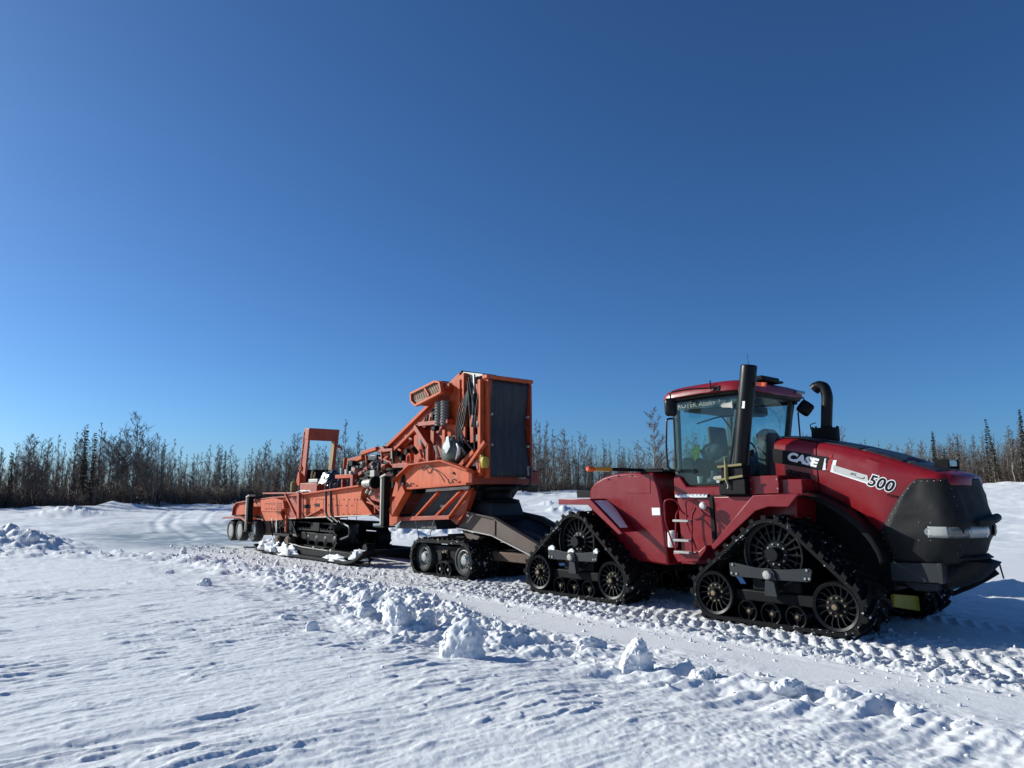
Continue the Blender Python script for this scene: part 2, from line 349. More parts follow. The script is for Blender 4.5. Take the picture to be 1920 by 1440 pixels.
def track_unit(parent):
    circ = [(-0.925, 0.41, 0.372), (0.925, 0.41, 0.372), (0.03, 1.03, 0.50)]
    path, length = hull_path(circ, 168); W = 0.76
    belt = belt_mesh(path, W, 0.05).build('track_belt', 'track_rubber', None); belt.parent = parent
    ORG[belt.name] = (0, 0, 0)
    lug_mesh(path, length, W, 34, 0.055, 0.20, 0.085).build('tread_lugs', 'track_rubber', belt, kind='stuff')
    # drive wheel, recessed, with a lug-toothed drum and bolted hub
    d = MB().lathe([(0.43, -0.30), (0.455, -0.30), (0.455, -0.24), (0.41, -0.22), (0.40, 0.30), (0.455, 0.30), (0.43, 0.33)], (0.03, 0, 1.03), n=40, closed=False)
    d.lathe([(0.02, -0.20), (0.21, -0.20), (0.22, -0.05), (0.40, -0.02)], (0.03, 0, 1.03), n=40, closed=False); d.lathe([(0.30, -0.19), (0.33, -0.20), (0.33, -0.10), (0.30, -0.10)], (0.03, 0, 1.03), n=40, closed=False)
    for k in range(20):
        a = 2*math.pi*k/20; ca, sa = math.cos(a), math.sin(a)
        d.bar((0.03+ca*0.20, -0.20, 1.03+sa*0.20), (0.03+ca*0.42, -0.19, 1.03+sa*0.42), 0.028, 0.06, up=(0, 1, 0))
    d.build('drive_wheel', 'black_gloss', belt)
    MB().lathe([(0.0, -0.385), (0.09, -0.385), (0.10, -0.37), (0.105, -0.25), (0.17, -0.24), (0.175, -0.19)], (0.06, 0, 1.03), n=28, closed=False).build('drive_hub', 'black_gloss', belt)
    bolt_ring(MB(), (0.06, 0, 1.03), 0.145, 10, 0.014, -0.262, -0.235).build('hub_bolts', 'silver', belt, kind='stuff')
    for cx in (-0.925, 0.925):
        c = (cx, 0, 0.41); r = 0.322
        b = MB().lathe([(r-0.05, -0.36), (r-0.012, -0.375), (r, -0.36), (r, -0.10), (r-0.03, -0.10), (r-0.035, -0.33), (r-0.05, -0.35)], c, n=44, closed=False)
        b.lathe([(r, 0.10), (r, 0.36), (r-0.04, 0.37), (r-0.05, 0.12)], c, n=30, closed=False)
        b.lathe([(0.05, -0.30), (0.15, -0.30), (0.18, -0.27), (r-0.02, -0.20)], c, n=36, closed=False)
        for k in range(16):
            a = 2*math.pi*k/16; pts = []
            for u in (0, .5, 1):
                rr = 0.15+u*(r-0.175); aa = a+0.16*u*u; pts.append((cx+rr*math.cos(aa), -0.285-0.03*u, 0.41+rr*math.sin(aa)))
            for p, q in zip(pts, pts[1:]): b.bar(p, q, 0.014, 0.07, up=(0, 1, 0))
        b.build('idler_wheel', 'black_gloss', belt)
        h = MB().lathe([(0.0, -0.40), (0.05, -0.40), (0.065, -0.385), (0.07, -0.33), (0.15, -0.32), (0.155, -0.29)], c, n=24, closed=False)
        h.build('idler_hub', 'black_steel', belt)
        bolt_ring(MB(), c, 0.118, 10, 0.015, -0.345, -0.315, 0.2).build('hub_bolts', 'brass', belt, kind='stuff')
        MB().lathe([(0.0, -0.408), (0.034, -0.406), (0.04, -0.398)], c, n=12, closed=False).build('hub_cap', 'brass', belt)
    for cx in (-0.385, -0.02, 0.355):
        c = (cx, 0, 0.205)
        b = MB().lathe([(0.135, -0.35), (0.150, -0.36), (0.158, -0.35), (0.158, -0.12), (0.13, -0.12), (0.125, -0.33)], c, n=28, closed=False)
        b.lathe([(0.158, 0.12), (0.158, 0.36), (0.13, 0.36)], c, n=20, closed=False)
        b.lathe([(0.0, -0.31), (0.055, -0.31), (0.065, -0.27), (0.13, -0.25)], c, n=20, closed=False)
        for k in range(3):
            a = 2*math.pi*k/3+0.5; b.bar((cx+.05*math.cos(a), -.29, .205+.05*math.sin(a)), (cx+.13*math.cos(a), -.29, .205+.13*math.sin(a)), .02, .06, up=(0, 1, 0))
        b.build('roller', 'black_gloss', belt)
        MB().lathe([(0.0, -0.325), (0.024, -0.323), (0.028, -0.31)], c, n=10, closed=False).build('roller_cap', 'brass', belt)
    # equaliser beam with upturned ends, its pivot and bracket
    b = MB().prism([(-0.60, 0.70), (-0.57, 0.685), (-0.15, 0.69), (0.03, 0.67), (0.20, 0.69), (0.58, 0.70), (0.63, 0.72), (0.66, 0.86), (0.62, 0.885), (0.25, 0.84), (0.02, 0.835), (-0.2, 0.84), (-0.56, 0.885), (-0.61, 0.87)], -0.415, -0.375)
    b.build('undercarriage_beam', 'dark_grey_paint', belt, bevel=0.006)
    b = MB().prism([(-0.10, 0.69), (-0.07, 0.80), (-0.02, 0.845), (0.07, 0.845), (0.12, 0.80), (0.15, 0.69)], -0.450, -0.418)
    b.prism([(-0.06, 0.46), (0.14, 0.46), (0.10, 0.68), (-0.03, 0.68)], -0.430, -0.34).build('pivot_bracket', 'dark_grey_paint', belt, bevel=0.006)
    MB().lathe([(0.0, -0.495), (0.05, -0.49), (0.062, -0.475), (0.062, -0.45)], (0.02, 0, 0.755), n=16, closed=False).build('pivot_pin', 'pale_metal', belt)
    b = MB()
    for x, z in ((-0.55, 0.855), (-0.57, 0.735), (-0.49, 0.73), (0.59, 0.86), (0.56, 0.745), (0.62, 0.75)): b.cyl((x, -0.43, z), (x, -0.41, z), 0.018, 6)
    b.build('beam_bolts', 'silver', belt, kind='stuff')
    b = MB().box(-0.85, 0.85, -0.28, 0.28, 0.34, 0.50); b.box(-0.35, 0.40, -0.24, 0.24, 0.5, 0.68)
    b.cyl((0.03, 0.1, 1.03), (0.03, 0.6, 1.03), 0.17, 20)
    b.build('undercarriage_frame', 'black_steel', belt, bevel=0.02)
    return belt
unit = track_unit(tractor)
units = [unit]
for k in range(3): units.append(copy_tree(unit, tractor))
for o, (x, y, rz, tl) in zip(units, ((0, -1.12, 0, 0), (-3.912, -1.12, 0, 0), (0, 1.12, math.pi, 0), (-3.912, 1.12, math.pi, 0))):
    o.location = (x+1.95, y, 0); o.rotation_euler = (0, 0, rz)
# snow lying on the rear unit's beam
for (x0, x1, z) in ((-4.50, -4.34, 0.885), (-3.34, -3.24, 0.885), (-3.98, -3.83, 0.85)):
    b = MB(); rows = []
    for i in range(6):
        u = i/5; hh = 0.045*math.sin(math.pi*min(1, u*0.9+0.05))+0.012
        rows.append([(x0+(x1-x0)*u, -1.545, z-0.03), (x0+(x1-x0)*u, -1.545, z+hh*0.6), (x0+(x1-x0)*u, -1.52, z+hh), (x0+(x1-x0)*u, -1.49, z+0.0)])
    b.grid(rows)
    b.build('snow_patch', 'snow_clod', tractor)

# ---- chassis
b = MB().box(-0.55, 1.30, -0.46, 0.46, 0.55, 1.95); b.box(1.2, 1.95, -0.42, 0.42, 0.62, 1.2); b.box(-1.75, -0.5, -0.40, 0.40, 0.60, 1.2)
b.box(-0.2, 0.25, -0.9, 0.9, 0.9, 1.2)
b.build('front_chassis', 'black_steel', tractor, bevel=0.02)
b = MB().box(-5.0, -2.25, -0.45, 0.45, 0.55, 1.25); b.box(-4.1, -3.7, -0.9, 0.9, 0.9, 1.2); b.box(-2.4, -1.6, -0.22, 0.22, 0.60, 1.0)
b.cyl((-2.0, 0, 0.5), (-2.0, 0, 1.3), 0.16, 16); b.box(-5.35, -4.9, -0.2, 0.2, 0.55, 0.75)
b.build('rear_chassis', 'black_steel', tractor, bevel=0.02)
b = MB().tube(arc_path([(-2.3, -0.42, 1.15), (-2.1, -0.5, 0.8), (-1.9, -0.55, 0.75), (-1.7, -0.42, 1.05)], r=.2), 0.03)
b.tube(arc_path([(-2.35, -0.40, 1.3), (-2.1, -0.55, 0.95), (-1.85, -0.6, 0.95), (-1.65, -0.4, 1.25)], r=.2), 0.025); b.build('steering_hose', 'hose_rubber', tractor)
MB().cyl((-2.45, -0.5, 0.95), (-1.55, -0.5, 0.9), 0.05, 12).build('steering_cylinder', 'black_steel', tractor)

# ---- rear body: fuel tank and fender
tank = MB().prism([(-2.876,2.271), (-3.231,2.251), (-3.482,2.198), (-3.672,2.122), (-3.813,2.005), (-3.844,1.875), (-3.836,1.706), (-3.75,1.25), (-2.85,0.74), (-2.07,0.70), (-2.116,1.141), (-2.167,1.719), (-2.222,1.990), (-2.325,2.257)], -1.08, 1.08)
tank.build('fuel_tank', 'red_paint', tractor, bevel=0.035)
b = MB().box(-2.62, -2.12, -1.06, 1.06, 2.262, 2.30); b.box(-2.60, -2.15, -1.04, -0.99, 2.30, 2.33); b.build('tank_cap_rail', 'black_steel', tractor, bevel=0.01)
MB().prism([(-2.899,2.205), (-2.382,2.194), (-2.395,1.900), (-2.912,1.902)], -1.087, -1.07).build('tank_access_panel', 'red_paint', tractor, bevel=0.004)
MB().prism([(-2.368,1.654), (-2.196,1.656), (-2.191,1.531), (-2.362,1.527)], -1.092, -1.07).build('warning_plate', 'decal_white', tractor)
b = MB()
for px in ((1142, 899), (1160, 892), (1185, 891)): pass
for x, z in ((-3.339,2.156), (-3.104,2.214), (-2.792,2.212)): b.cyl((x, -1.095, z), (x, -1.07, z), 0.014, 8)
b.build('tank_bolts', 'black_steel', tractor, kind='stuff')
for s in (-1, 1):
    f = MB(); y0, y1 = s*1.50, s*1.05
    prof = [(-4.25, 1.80), (-3.45, 1.81), (-2.74, 1.27), (-2.72, 1.235), (-3.47, 1.775), (-4.25, 1.765)]
    f.prism(prof, min(y0, y1), max(y0, y1)); yo = s*1.50
    f.prism([(-4.25, 1.80), (-3.45, 1.812), (-2.74, 1.27), (-2.70, 1.22), (-2.78, 1.20), (-3.50, 1.70), (-4.25, 1.70)], min(yo, yo-s*.03)-0.002, max(yo, yo-s*.03)+0.002)
    f.build('rear_fender', 'red_paint', tractor, bevel=0.012)
rows = []
for i in range(15):
    t = i/14; x = -3.38+t*0.60; z = 1.76-t*0.46; r = []
    for j in range(9):
        v = j/8; y = -1.45+v*0.36*(0.75+0.25*math.sin(3*t+1)); e = math.sin(math.pi*t)**.5*math.sin(math.pi*min(1, v+.08))
        r.append((x, y, z+0.004+0.05*e*(0.7+0.3*mnoise.noise((x*6, y*6, 0)))+0.01))
    rows.append(r)
MB().grid(rows).build('snow_patch', 'snow_clod', tractor)
# width-marker arm with amber lamp
ay, az = (-2.365,2.270)
b = MB().box(-2.68, -2.58, ay+0.12, -0.5, 2.245+0.035, 2.335); b.build('marker_arm', 'black_gloss', tractor, bevel=0.008)
MB().box(-2.69, -2.57, ay+0.12, ay+0.52, 2.275, 2.34).build('marker_reflector', 'reflector_yellow', tractor, bevel=0.006)
MB().lathe([(0.0, -0.07), (0.035, -0.065), (0.048, -0.03), (0.048, 0.05), (0.04, 0.09)], (-2.63, ay+0.03, 2.307), n=18, closed=False).build('marker_lamp', 'amber_lens', tractor)
# rear valve couplers poking out behind the tank
b = MB()
for k in range(3): b.cyl((-4.2-0.12*k, -0.75+.2*k, 1.9), (-4.45-0.1*k, -0.75+.2*k, 1.93), 0.06, 12)
b.box(-4.35, -3.9, -0.9, 0.3, 1.82, 1.96); b.build('hydraulic_couplers', 'black_steel', tractor, bevel=0.01)
b = MB().box(-5.3, -4.6, -0.35, 0.35, 0.45, 0.58); b.cyl((-5.2, 0, 0.35), (-5.2, 0, 0.75), 0.05, 12); b.build('drawbar', 'black_steel', tractor, bevel=0.01)

# ---- cab body, sill, step bay, front fenders
b = MB().prism([(-2.001,2.188), (-1.879,2.185), (-1.747,2.004), (-1.056,2.014), (-1.066,1.844), (-2.018,1.844)], -0.93, 0.93); b.build('cab_sill', 'red_paint', tractor, bevel=0.02)
b = MB().box(-1.93, -0.45, -1.02, 1.02, 1.835, 1.865); b.build('cab_platform', 'black_steel', tractor, bevel=0.006)
rows = []
for i in range(27):
    t = i/26; x = -1.90+t*0.63; hh = 0.028+0.014*math.sin(t*52)+0.010*mnoise.noise((x*9, 3, 0))
    rows.append([(x, -1.045, 1.83), (x, -1.05, 1.845+hh*.6), (x, -1.02, 1.85+hh), (x, -0.97, 1.868+hh*.5), (x, -0.93, 1.866)])
MB().grid(rows).build('snow_patch', 'snow_clod', tractor)
b = MB().prism([(-1.90, 1.83), (-1.235, 1.83), (-1.20, 1.06), (-1.616,0.741), (-1.869,0.740), (-1.86, 1.2)], -0.99, 0.99); b.build('step_bay', 'red_paint', tractor, bevel=0.012)
b = MB().prism([(-1.80, 0.93), (-1.30, 0.99), (-1.16, 1.09), (-1.165, 1.02), (-1.32, 0.84), (-1.58, 0.80), (-1.72, 0.80)], -1.30, -0.99); b.build('step_skirt', 'red_paint', tractor, bevel=0.01)
b = MB().prism([(-1.235, 1.84), (-1.16, 1.84), (-1.13, 1.02), (-1.20, 1.02)], -1.06, -0.9); b.build('bay_post', 'black_steel', tractor, bevel=0.006)
b = MB().prism([(-1.16, 1.84), (0.25, 1.86), (0.22, 1.40), (-0.6, 1.25), (-1.13, 1.05)], -1.04, 1.04); b.build('side_panel', 'red_paint', tractor, bevel=0.01)
b = MB().prism([(-0.518,2.155), (-0.029,2.161), (-0.031,1.892), (-0.508,1.877)], -1.02, -0.6); b.build('tool_box', 'red_paint', tractor, bevel=0.006)
b = MB()
for x, z in ((-0.482,2.097), (-0.048,2.098), (-0.482,1.959), (-0.040,1.963)): b.cyl((x, -1.035, z), (x, -1.01, z), 0.011, 8)
b.build('box_bolts', 'silver', tractor, kind='stuff')
b = MB().box(-0.10, 0.30, -0.95, -0.5, 1.87, 2.10); b.build('engine_side_box', 'red_paint', tractor, bevel=0.01)
for s in (-1, 1):
    f = MB(); a, c = sorted((s*1.44, s*1.0))
    f.prism([(-0.97, 1.10), (-0.21, 1.862), (0.50, 1.885), (0.50, 1.86), (-0.20, 1.835), (-0.95, 1.075)], a, c)
    yo = s*1.44; a, c = sorted((yo, yo-s*.035))
    f.prism([(-0.975, 1.10), (-0.215, 1.868), (0.50, 1.892), (0.33, 1.70), (0.02, 1.70), (-0.18, 1.64), (-0.93, 1.035)], a-.003, c+.003)
    f.build('front_fender', 'red_paint', tractor, bevel=0.012)
# dark wheel-arch liner in front of the cab, over the front track
for s in (-1, 1):
    f = MB(); rows = []
    for i in range(20):
        t = i/19; a = rad(112-100*t); cx, cz = 0.03, 0.86; rr = 1.12
        p = [(0.10, 1.80), (0.35, 1.90), (0.60, 1.80), (0.85, 1.66), (1.05, 1.50), (1.22, 1.32), (1.33, 1.12), (1.36, 0.98)]
        k = t*(len(p)-1); i0 = min(int(k), len(p)-2); q = lerp(p[i0], p[i0+1], k-i0)
        rows.append([(q[0]-.03, s*0.98, q[1]-.05), (q[0], s*0.95, q[1]), (q[0], s*0.58, q[1]+.02)])
    f.grid(rows); f.build('wheel_arch_liner', 'black_steel', tractor, solid=0.02)

# ---- ladder and rails
b = MB()
for x0 in (-1.71, -1.40):
    b.tube(arc_path([(x0, -1.34, 0.98), (x0, -1.33, 1.20), (x0+.005, -1.30, 1.55), (x0-.02, -1.16, 1.66)], r=.05), 0.016, 8)
b.build('ladder_stringers', 'red_paint', tractor)
for z in (1.46, 1.15, 0.965):
    MB().box(-1.71, -1.41, -1.40, -1.27, z-0.018, z+0.018).build('ladder_rung', 'rung_metal', tractor, bevel=0.006)
for x0, x1 in ((-1.93, -1.74), (-1.50, -1.33)):
    MB().tube(arc_path([(x0+.16, -1.30, 1.02), (x0, -1.30, 1.42), (x0-.01, -1.30, 1.80), (x1, -1.24, 1.80), (x1+.02, -1.14, 1.60), (x1+.09, -1.05, 1.52)], r=.09), 0.013, 8).build('ladder_handrail', 'red_paint', tractor)
b = MB().lathe([(0.0, -0.03), (0.045, -0.02), (0.062, 0.01), (0.05, 0.05)], (-1.25, -1.22, 1.70), n=16, closed=False); b.build('work_lamp', 'white_paint', tractor)
MB().tube([(-1.25, -1.18, 1.70), (-1.23, -1.05, 1.66)], 0.012, 6).build('lamp_bracket', 'black_steel', tractor)
MB().lathe([(0.0, 0.0), (0.075, 0.0), (0.085, .02), (0.085, 0.24), (0.06, 0.27), (0.0, 0.28)], ((-2.003,1.003)[0], -1.02, (-2.003,1.003)[1]), axis='z', n=18, closed=False).build('washer_bottle', 'white_paint', tractor)

# ---- cab
HW = 0.87; RB, AB, AT = -1.98, -0.93, -0.69
def post(p, q, w, d, mat='black_steel', name='cab_post'):
    return MB().bar(p, q, w, d, up=(0, 1, 0)).build(name, mat, tractor, bevel=0.012)
for s in (-1, 1):
    post((-1.965, s*(HW-.05), 2.05), (-1.965, s*(HW-.05), 3.50), 0.10, 0.09, 'interior_grey')
    post((AB-.03, s*(HW-.05), 2.05), (AT-.03, s*(HW-.05), 3.50), 0.09, 0.08, 'interior_grey')
    MB().bar((-1.98, s*(HW-.04), 3.49), (-0.62, s*(HW-.04), 3.47), 0.09, 0.07, up=(0, 1, 0)).build('roof_rail', 'black_steel', tractor, bevel=0.01)
    g = MB().prism([(-2.0, 3.46), (-1.99, 2.30), (-1.76, 2.04), (AB-.08, 2.04), (AB, 2.4), (AT, 3.46)], s*HW-0.004, s*HW+0.004); g.build('door_glass', 'cab_glass', tractor)
    fr = MB(); pts = [(-2.0, 3.46), (-1.99, 2.30), (-1.76, 2.04), (AB-.08, 2.04), (AB, 2.4), (AT, 3.46)]
    for p, q in zip(pts, pts[1:]+pts[:1]): fr.bar((p[0], s*(HW-.012), p[1]), (q[0], s*(HW-.012), q[1]), 0.035, 0.022, up=(0, 1, 0))
    fr.build('door_frame', 'black_steel', tractor, bevel=0.004)
g = MB().prismx([(-HW+.08, 2.1), (HW-.08, 2.1), (HW-.08, 3.45), (-HW+.08, 3.45)], -1.995, -1.987); g.build('rear_glass', 'cab_glass', tractor)
g = MB().grid([[(AB-.02+.02*math.cos(y*1.8), y*(HW-.06), 2.05) for y in np.linspace(-1, 1, 9)], [(AT-.03+.05*math.cos(y*1.5), y*(HW-.06), 3.46) for y in np.linspace(-1, 1, 9)]]); g.build('windscreen', 'cab_glass', tractor, solid=0.006)
# green tinted visor strip with the owner's name
MB().prism([(-1.96, 3.455), (-1.955, 3.315), (AT-.06, 3.315), (AT-.03, 3.455)], -HW+0.010, -HW+0.016).build('window_banner', 'interior_grey', tractor)
text('window_lettering', 'ROTEK Alaska, Inc', 'window_letters', tractor, side_frame((-1.90, 3.345), (-0.9, 3.345), -HW-0.0055), 0.125, bold=0.001, depth=0.0008, scale_x=1.0)
# rear-hinge brackets
for z, x in ((3.31, -0.86), (2.14, -1.07)):
    b = MB().prism([(x-.14, z-.03), (x-.17, z), (x-.14, z+.03), (x+.05, z+.045), (x+.05, z-.05)], -0.905, -0.885); b.cyl((x+.05, -.90, z-.06), (x+.05, -.90, z+.06), 0.02, 10); b.build('door_hinge', 'pale_metal', tractor, bevel=0.004)
MB().tube(arc_path([(-1.98, -0.90, 3.18), (-2.06, -0.98, 3.18), (-2.08, -1.0, 2.7), (-2.06, -1.0, 2.32), (-1.97, -0.90, 2.28)], r=.07), 0.017, 8).build('cab_handrail', 'black_gloss', tractor)
# roof: rounded red cap over a dark lip
def roof_loft(z0, levels, mat, name):
    b = MB(); rows = []
    for (z, inx, iny) in levels:
        ring = []
        for k in range(48):
            a = 2*math.pi*k/48; ca, sa = math.cos(a), math.sin(a); e = 0.28
            x = -1.36+(0.88-inx)*math.copysign(abs(ca)**e, ca); y = (1.0-iny)*math.copysign(abs(sa)**e, sa)
            ring.append((x, y, z+0.035*(1-((x+1.2)/.9)**2)-0.018))
        rows.append(ring+[ring[0]])
    b.grid(rows); n = len(b.v); b.f.append(tuple(range((len(levels)-1)*49, len(levels)*49-1))); b.f.append(tuple(range(48))[::-1])
    return b.build(name, mat, tractor, angle=50)
roof_loft(0, [(3.47, .10, .10), (3.475, .03, .04), (3.515, .015, .02)], 'black_steel', 'roof_lip')
roof_loft(0, [(3.512, .02, .03), (3.53, -.012, -.008), (3.60, .0, .0), (3.665, .05, .05), (3.705, .16, .14), (3.73, .36, .34)], 'red_roof', 'roof_cap')
b = MB().box(-0.95, -0.55, -0.36, 0.30, 3.735, 3.775); b.box(-0.90, -0.60, -0.30, 0.25, 3.775, 3.83); b.build('roof_antenna_box', 'black_steel', tractor, bevel=0.015)
MB().tube([(-0.95, -0.05, 3.72), (-1.02, -0.02, 4.3)], [0.006, 0.003], 5).build('whip_antenna', 'black_steel', tractor)
MB().prism([(-0.315,3.613), (-0.145,3.583), (-0.167,3.519), (-0.319,3.546)], -1.012, -0.96).build('marker_light', 'amber_lens', tractor, bevel=0.006)
b = MB().prismx([(-0.95, 3.60), (-0.72, 3.60), (-0.72, 3.665), (-0.95, 3.665)], -0.52, -0.46); b.build('roof_lamp', 'lamp_grey', tractor, bevel=0.01); b = MB().prismx([(0.55, 3.58), (0.85, 3.58), (0.85, 3.64), (0.55, 3.64)], -0.52, -0.46); b.build('roof_lamp', 'lamp_grey', tractor, bevel=0.01)
b = MB().box(-1.08, -0.96, -1.015, -0.97, 3.545, 3.63); b.tube([(-1.13, -1.0, 3.58), (-1.14, -1.0, 3.74)], .012, 6); b.build('mirror_mount', 'black_steel', tractor, bevel=0.008)
MB().tube(arc_path([(-1.02, -1.02, 3.60), (-1.45, -1.14, 3.615), (-1.76, -1.2, 3.60), (-1.80, -1.2, 3.58), (-1.80, -1.2, 3.42)], r=.06), 0.013, 8).build('mirror_arm', 'black_gloss', tractor)
def mirror(c, rx, rz, ry, tilt, name='mirror'):
    b = MB(); rows = []
    for i in range(9):
        t = -1+2*i/8; k = (1-abs(t)**4)**.5 if abs(t) < 1 else 0.0
        k = max(k, 0.0); ring = []
        for j in range(20):
            a = 2*math.pi*j/20; ca, sa = math.cos(a), math.sin(a)
            ring.append((rx*math.copysign(abs(ca)**.45, ca)*(0.55+.45*k), ry*t, rz*math.copysign(abs(sa)**.45, sa)*(0.55+.45*k)))
        rows.append(ring+[ring[0]])
    b.grid(rows); b.f += [tuple(range(20)), tuple(range(8*21, 8*21+20))]; m = Matrix.Translation(c) @ tilt.to_4x4(); b.v = [tuple(m @ Vector(p)) for p in b.v]
    return b.build(name, 'black_gloss', tractor, angle=60)
mirror((-1.79, -1.21, 3.34), 0.10, 0.155, 0.085, Matrix.Rotation(rad(20), 3, 'Z'))
mirror((-0.62, 1.12, 3.38), 0.125, 0.125, 0.05, Matrix.Rotation(rad(35), 3, 'Z') @ Matrix.Rotation(rad(38), 3, 'Y'))
MB().tube(arc_path([(-0.75, 0.92, 3.58), (-0.66, 1.05, 3.60), (-0.63, 1.12, 3.56), (-0.63, 1.12, 3.45)], r=.05), .012, 8).build('mirror_arm', 'black_gloss', tractor)
MB().tube([(-0.64, 0.93, 2.2), (-0.67, 0.95, 3.3)], .014, 8).build('cab_handrail', 'black_gloss', tractor)
# interior
b = MB().box(-1.93, -0.98, -0.80, 0.80, 2.0, 2.06); b.prism([(-1.93, 2.06), (-1.93, 2.5), (-1.75, 2.5), (-1.70, 2.06)], -0.75, 0.8); b.build('cab_floor', 'interior_grey', tractor, bevel=0.02)
b = MB().prism([(-1.93, 2.06), (-1.95, 2.30), (-1.30, 2.42), (-1.02, 2.80), (-0.98, 2.80), (-1.05, 2.06)], 0.30, 0.80); b.build('side_console', 'interior_grey', tractor, bevel=0.03)
b = MB().prism([(-1.62, 2.40), (-1.62, 2.52), (-1.15, 2.54), (-1.12, 2.42)], -0.30, 0.25); b.prism([(-1.72, 2.48), (-1.60, 2.46), (-1.66, 3.06), (-1.76, 3.06)], -0.28, 0.23); b.box(-1.5, -1.25, -0.2, 0.15, 2.06, 2.40)
b.build('driver_seat', 'seat_fabric', tractor, bevel=0.05)
b = MB().prism([(-1.40, 2.62), (-1.40, 2.68), (-1.05, 2.68), (-1.05, 2.60)], -0.40, -0.30); b.build('arm_rest', 'seat_fabric', tractor, bevel=0.02)
b = MB().tube([(-0.98, 0.1, 2.05), (-1.10, 0.05, 2.62)], 0.05, 10); b.build('steering_column', 'black_steel', tractor)
ring = [(-1.12+0.19*math.cos(a)*.45, 0.05+0.19*math.sin(a), 2.66-0.19*math.cos(a)*.8) for a in np.linspace(0, 2*math.pi, 25)]
MB().tube(ring, 0.016, 6).build('steering_wheel', 'black_steel', tractor)
MB().prism([(-1.20, 2.66), (-0.92, 2.62), (-0.90, 2.86), (-1.16, 2.90)], -0.33, -0.29).build('display_monitor', 'black_gloss', tractor, bevel=0.012)
b = MB().tube(arc_path([(-1.92, -0.3, 3.12), (-1.5, -0.3, 3.20), (-1.15, -0.28, 3.21), (-1.12, -0.28, 2.98)], r=.05), 0.013, 6); b.lathe([(0, -.04), (.04, -.03), (.05, .05), (.03, .12), (0, .13)], (-1.12, -0.28, 2.92), axis='z', n=10, closed=False); b.build('radio_arm', 'black_steel', tractor)
b = MB().tube([(-1.75, 0.2, 3.30), (-1.45, 0.25, 2.86)], .014, 6); b.tube([(-1.55, .5, 3.4), (-1.55, .5, 2.6)], .016, 6); b.build('wiper_linkage', 'black_steel', tractor)
b = MB().prism([(-1.92, 3.40), (-1.92, 3.30), (-1.2, 3.24), (-1.1, 3.26), (-1.1, 3.40)], -0.7, 0.7); b.build('headliner', 'interior_grey', tractor, bevel=0.02)
b = MB().prism([(-0.98, 2.06), (-1.02, 2.9), (-0.84, 3.0), (-0.74, 2.86), (-0.80, 2.06)], 0.05, 0.45); b.build('instructor_seat', 'seat_fabric', tractor, bevel=0.06)

# ---- exhaust stack on its strapped base
S0, S1 = Vector((-0.655, -1.02, 2.30)), Vector((-0.415, -1.0, 3.89)); SD = (S1-S0).normalized()
def along(t): return S0+(S1-S0)*t
b = MB().tube([along(0), along(.58)], 0.118, 28); b.tube([along(.565), along(.60)], 0.124, 28); b.tube([along(.59), along(.985), along(.995), along(1)], [0.127, 0.127, 0.124, 0.116], 28)
b.tube([along(1.001), along(.97)], 0.108, 24)
b.build('exhaust_stack', 'black_gloss', tractor)
p = along(0.60); MB().bar(p+Vector((.03, -.122, -.05)), p+Vector((.045, -.122, .06)), 0.05, 0.006, up=(0, 1, 0)).build('stack_sticker', 'decal_white', tractor)
b = MB().box(-0.97, -0.50, -1.16, -0.90, 1.875, 2.12); b.box(-0.93, -0.53, -1.15, -0.92, 2.12, 2.33); b.build('stack_mount', 'black_steel', tractor, bevel=0.015)
for a, c in (((-0.96, -1.185, 2.31), (-0.53, -1.185, 2.335)), ((-1.0, -1.185, 2.10), (-0.52, -1.185, 2.16))):
    b = MB().bar(a, c, 0.035, 0.01, up=(0, 1, 0)); b.build('ratchet_strap', 'strap_yellow', tractor)
b = MB().tube([(-0.83, -1.17, 2.45), (-0.80, -1.19, 2.3), (-0.81, -1.19, 2.12), (-0.79, -1.19, 2.04)], [.012, .03, .028, .012], 6); b.build('ratchet_strap', 'strap_yellow', tractor)
MB().tube([(-0.79, -1.19, 2.04), (-0.78, -1.19, 1.99), (-0.80, -1.19, 1.97)], .008, 5).build('strap_hook', 'silver', tractor)
MB().prism([(-0.985, 2.06), (-0.93, 2.06), (-0.93, 2.10), (-0.985, 2.10)], -1.192, -1.16).build('strap_buckle', 'silver', tractor)

# ---- hood
TOPZ = [(-0.35, 2.775), (0.0, 2.745), (0.39, 2.665), (0.8, 2.57), (1.2, 2.455), (1.72, 2.26), (1.95, 2.175), (2.12, 2.135), (2.27, 2.085)]
def hw(x):
    w = interp(x, [(-0.35, 0.585), (0.4, 0.605), (1.4, 0.645), (2.0, 0.645)])
    if x > 1.96: w = 0.645-0.075*((x-1.96)/0.14)**2 if x < 2.10 else 0.57*math.sqrt(max(0.02, 1-((x-2.10)/0.165)**2))
    return w
ZB = [(-0.35, 1.99), (0.18, 2.01), (0.70, 1.775), (0.98, 1.615), (1.22, 1.345), (1.30, 1.34), (1.45, 1.62), (1.72, 1.98), (2.27, 1.99)]
def section(x, inset=0.0, zb=None, top=None):
    w = hw(x)-inset; zt = (interp(x, TOPZ) if top is None else top)-inset; zb = interp(x, ZB) if zb is None else zb; r = 0.11; pts = []
    for k in range(7): pts.append((x, -w-0.035*math.sin(math.pi*k/9)*(zt-zb), zb+(zt-r-zb)*k/6))
    for k in range(1, 7): a = rad(90*k/6); pts.append((x, -w+r-r*math.cos(a), zt-r+r*math.sin(a)))
    for k in range(1, 7): u = k/6; pts.append((x, (-w+r)*(1-u), zt+0.03*(1-(1-u)**2)*min(1, w*2)))
    return pts+[(x, -y, z) for _, y, z in pts[-2::-1]]
xs = list(np.linspace(0.40, 1.90, 22))+list(np.linspace(1.95, 2.255, 14))
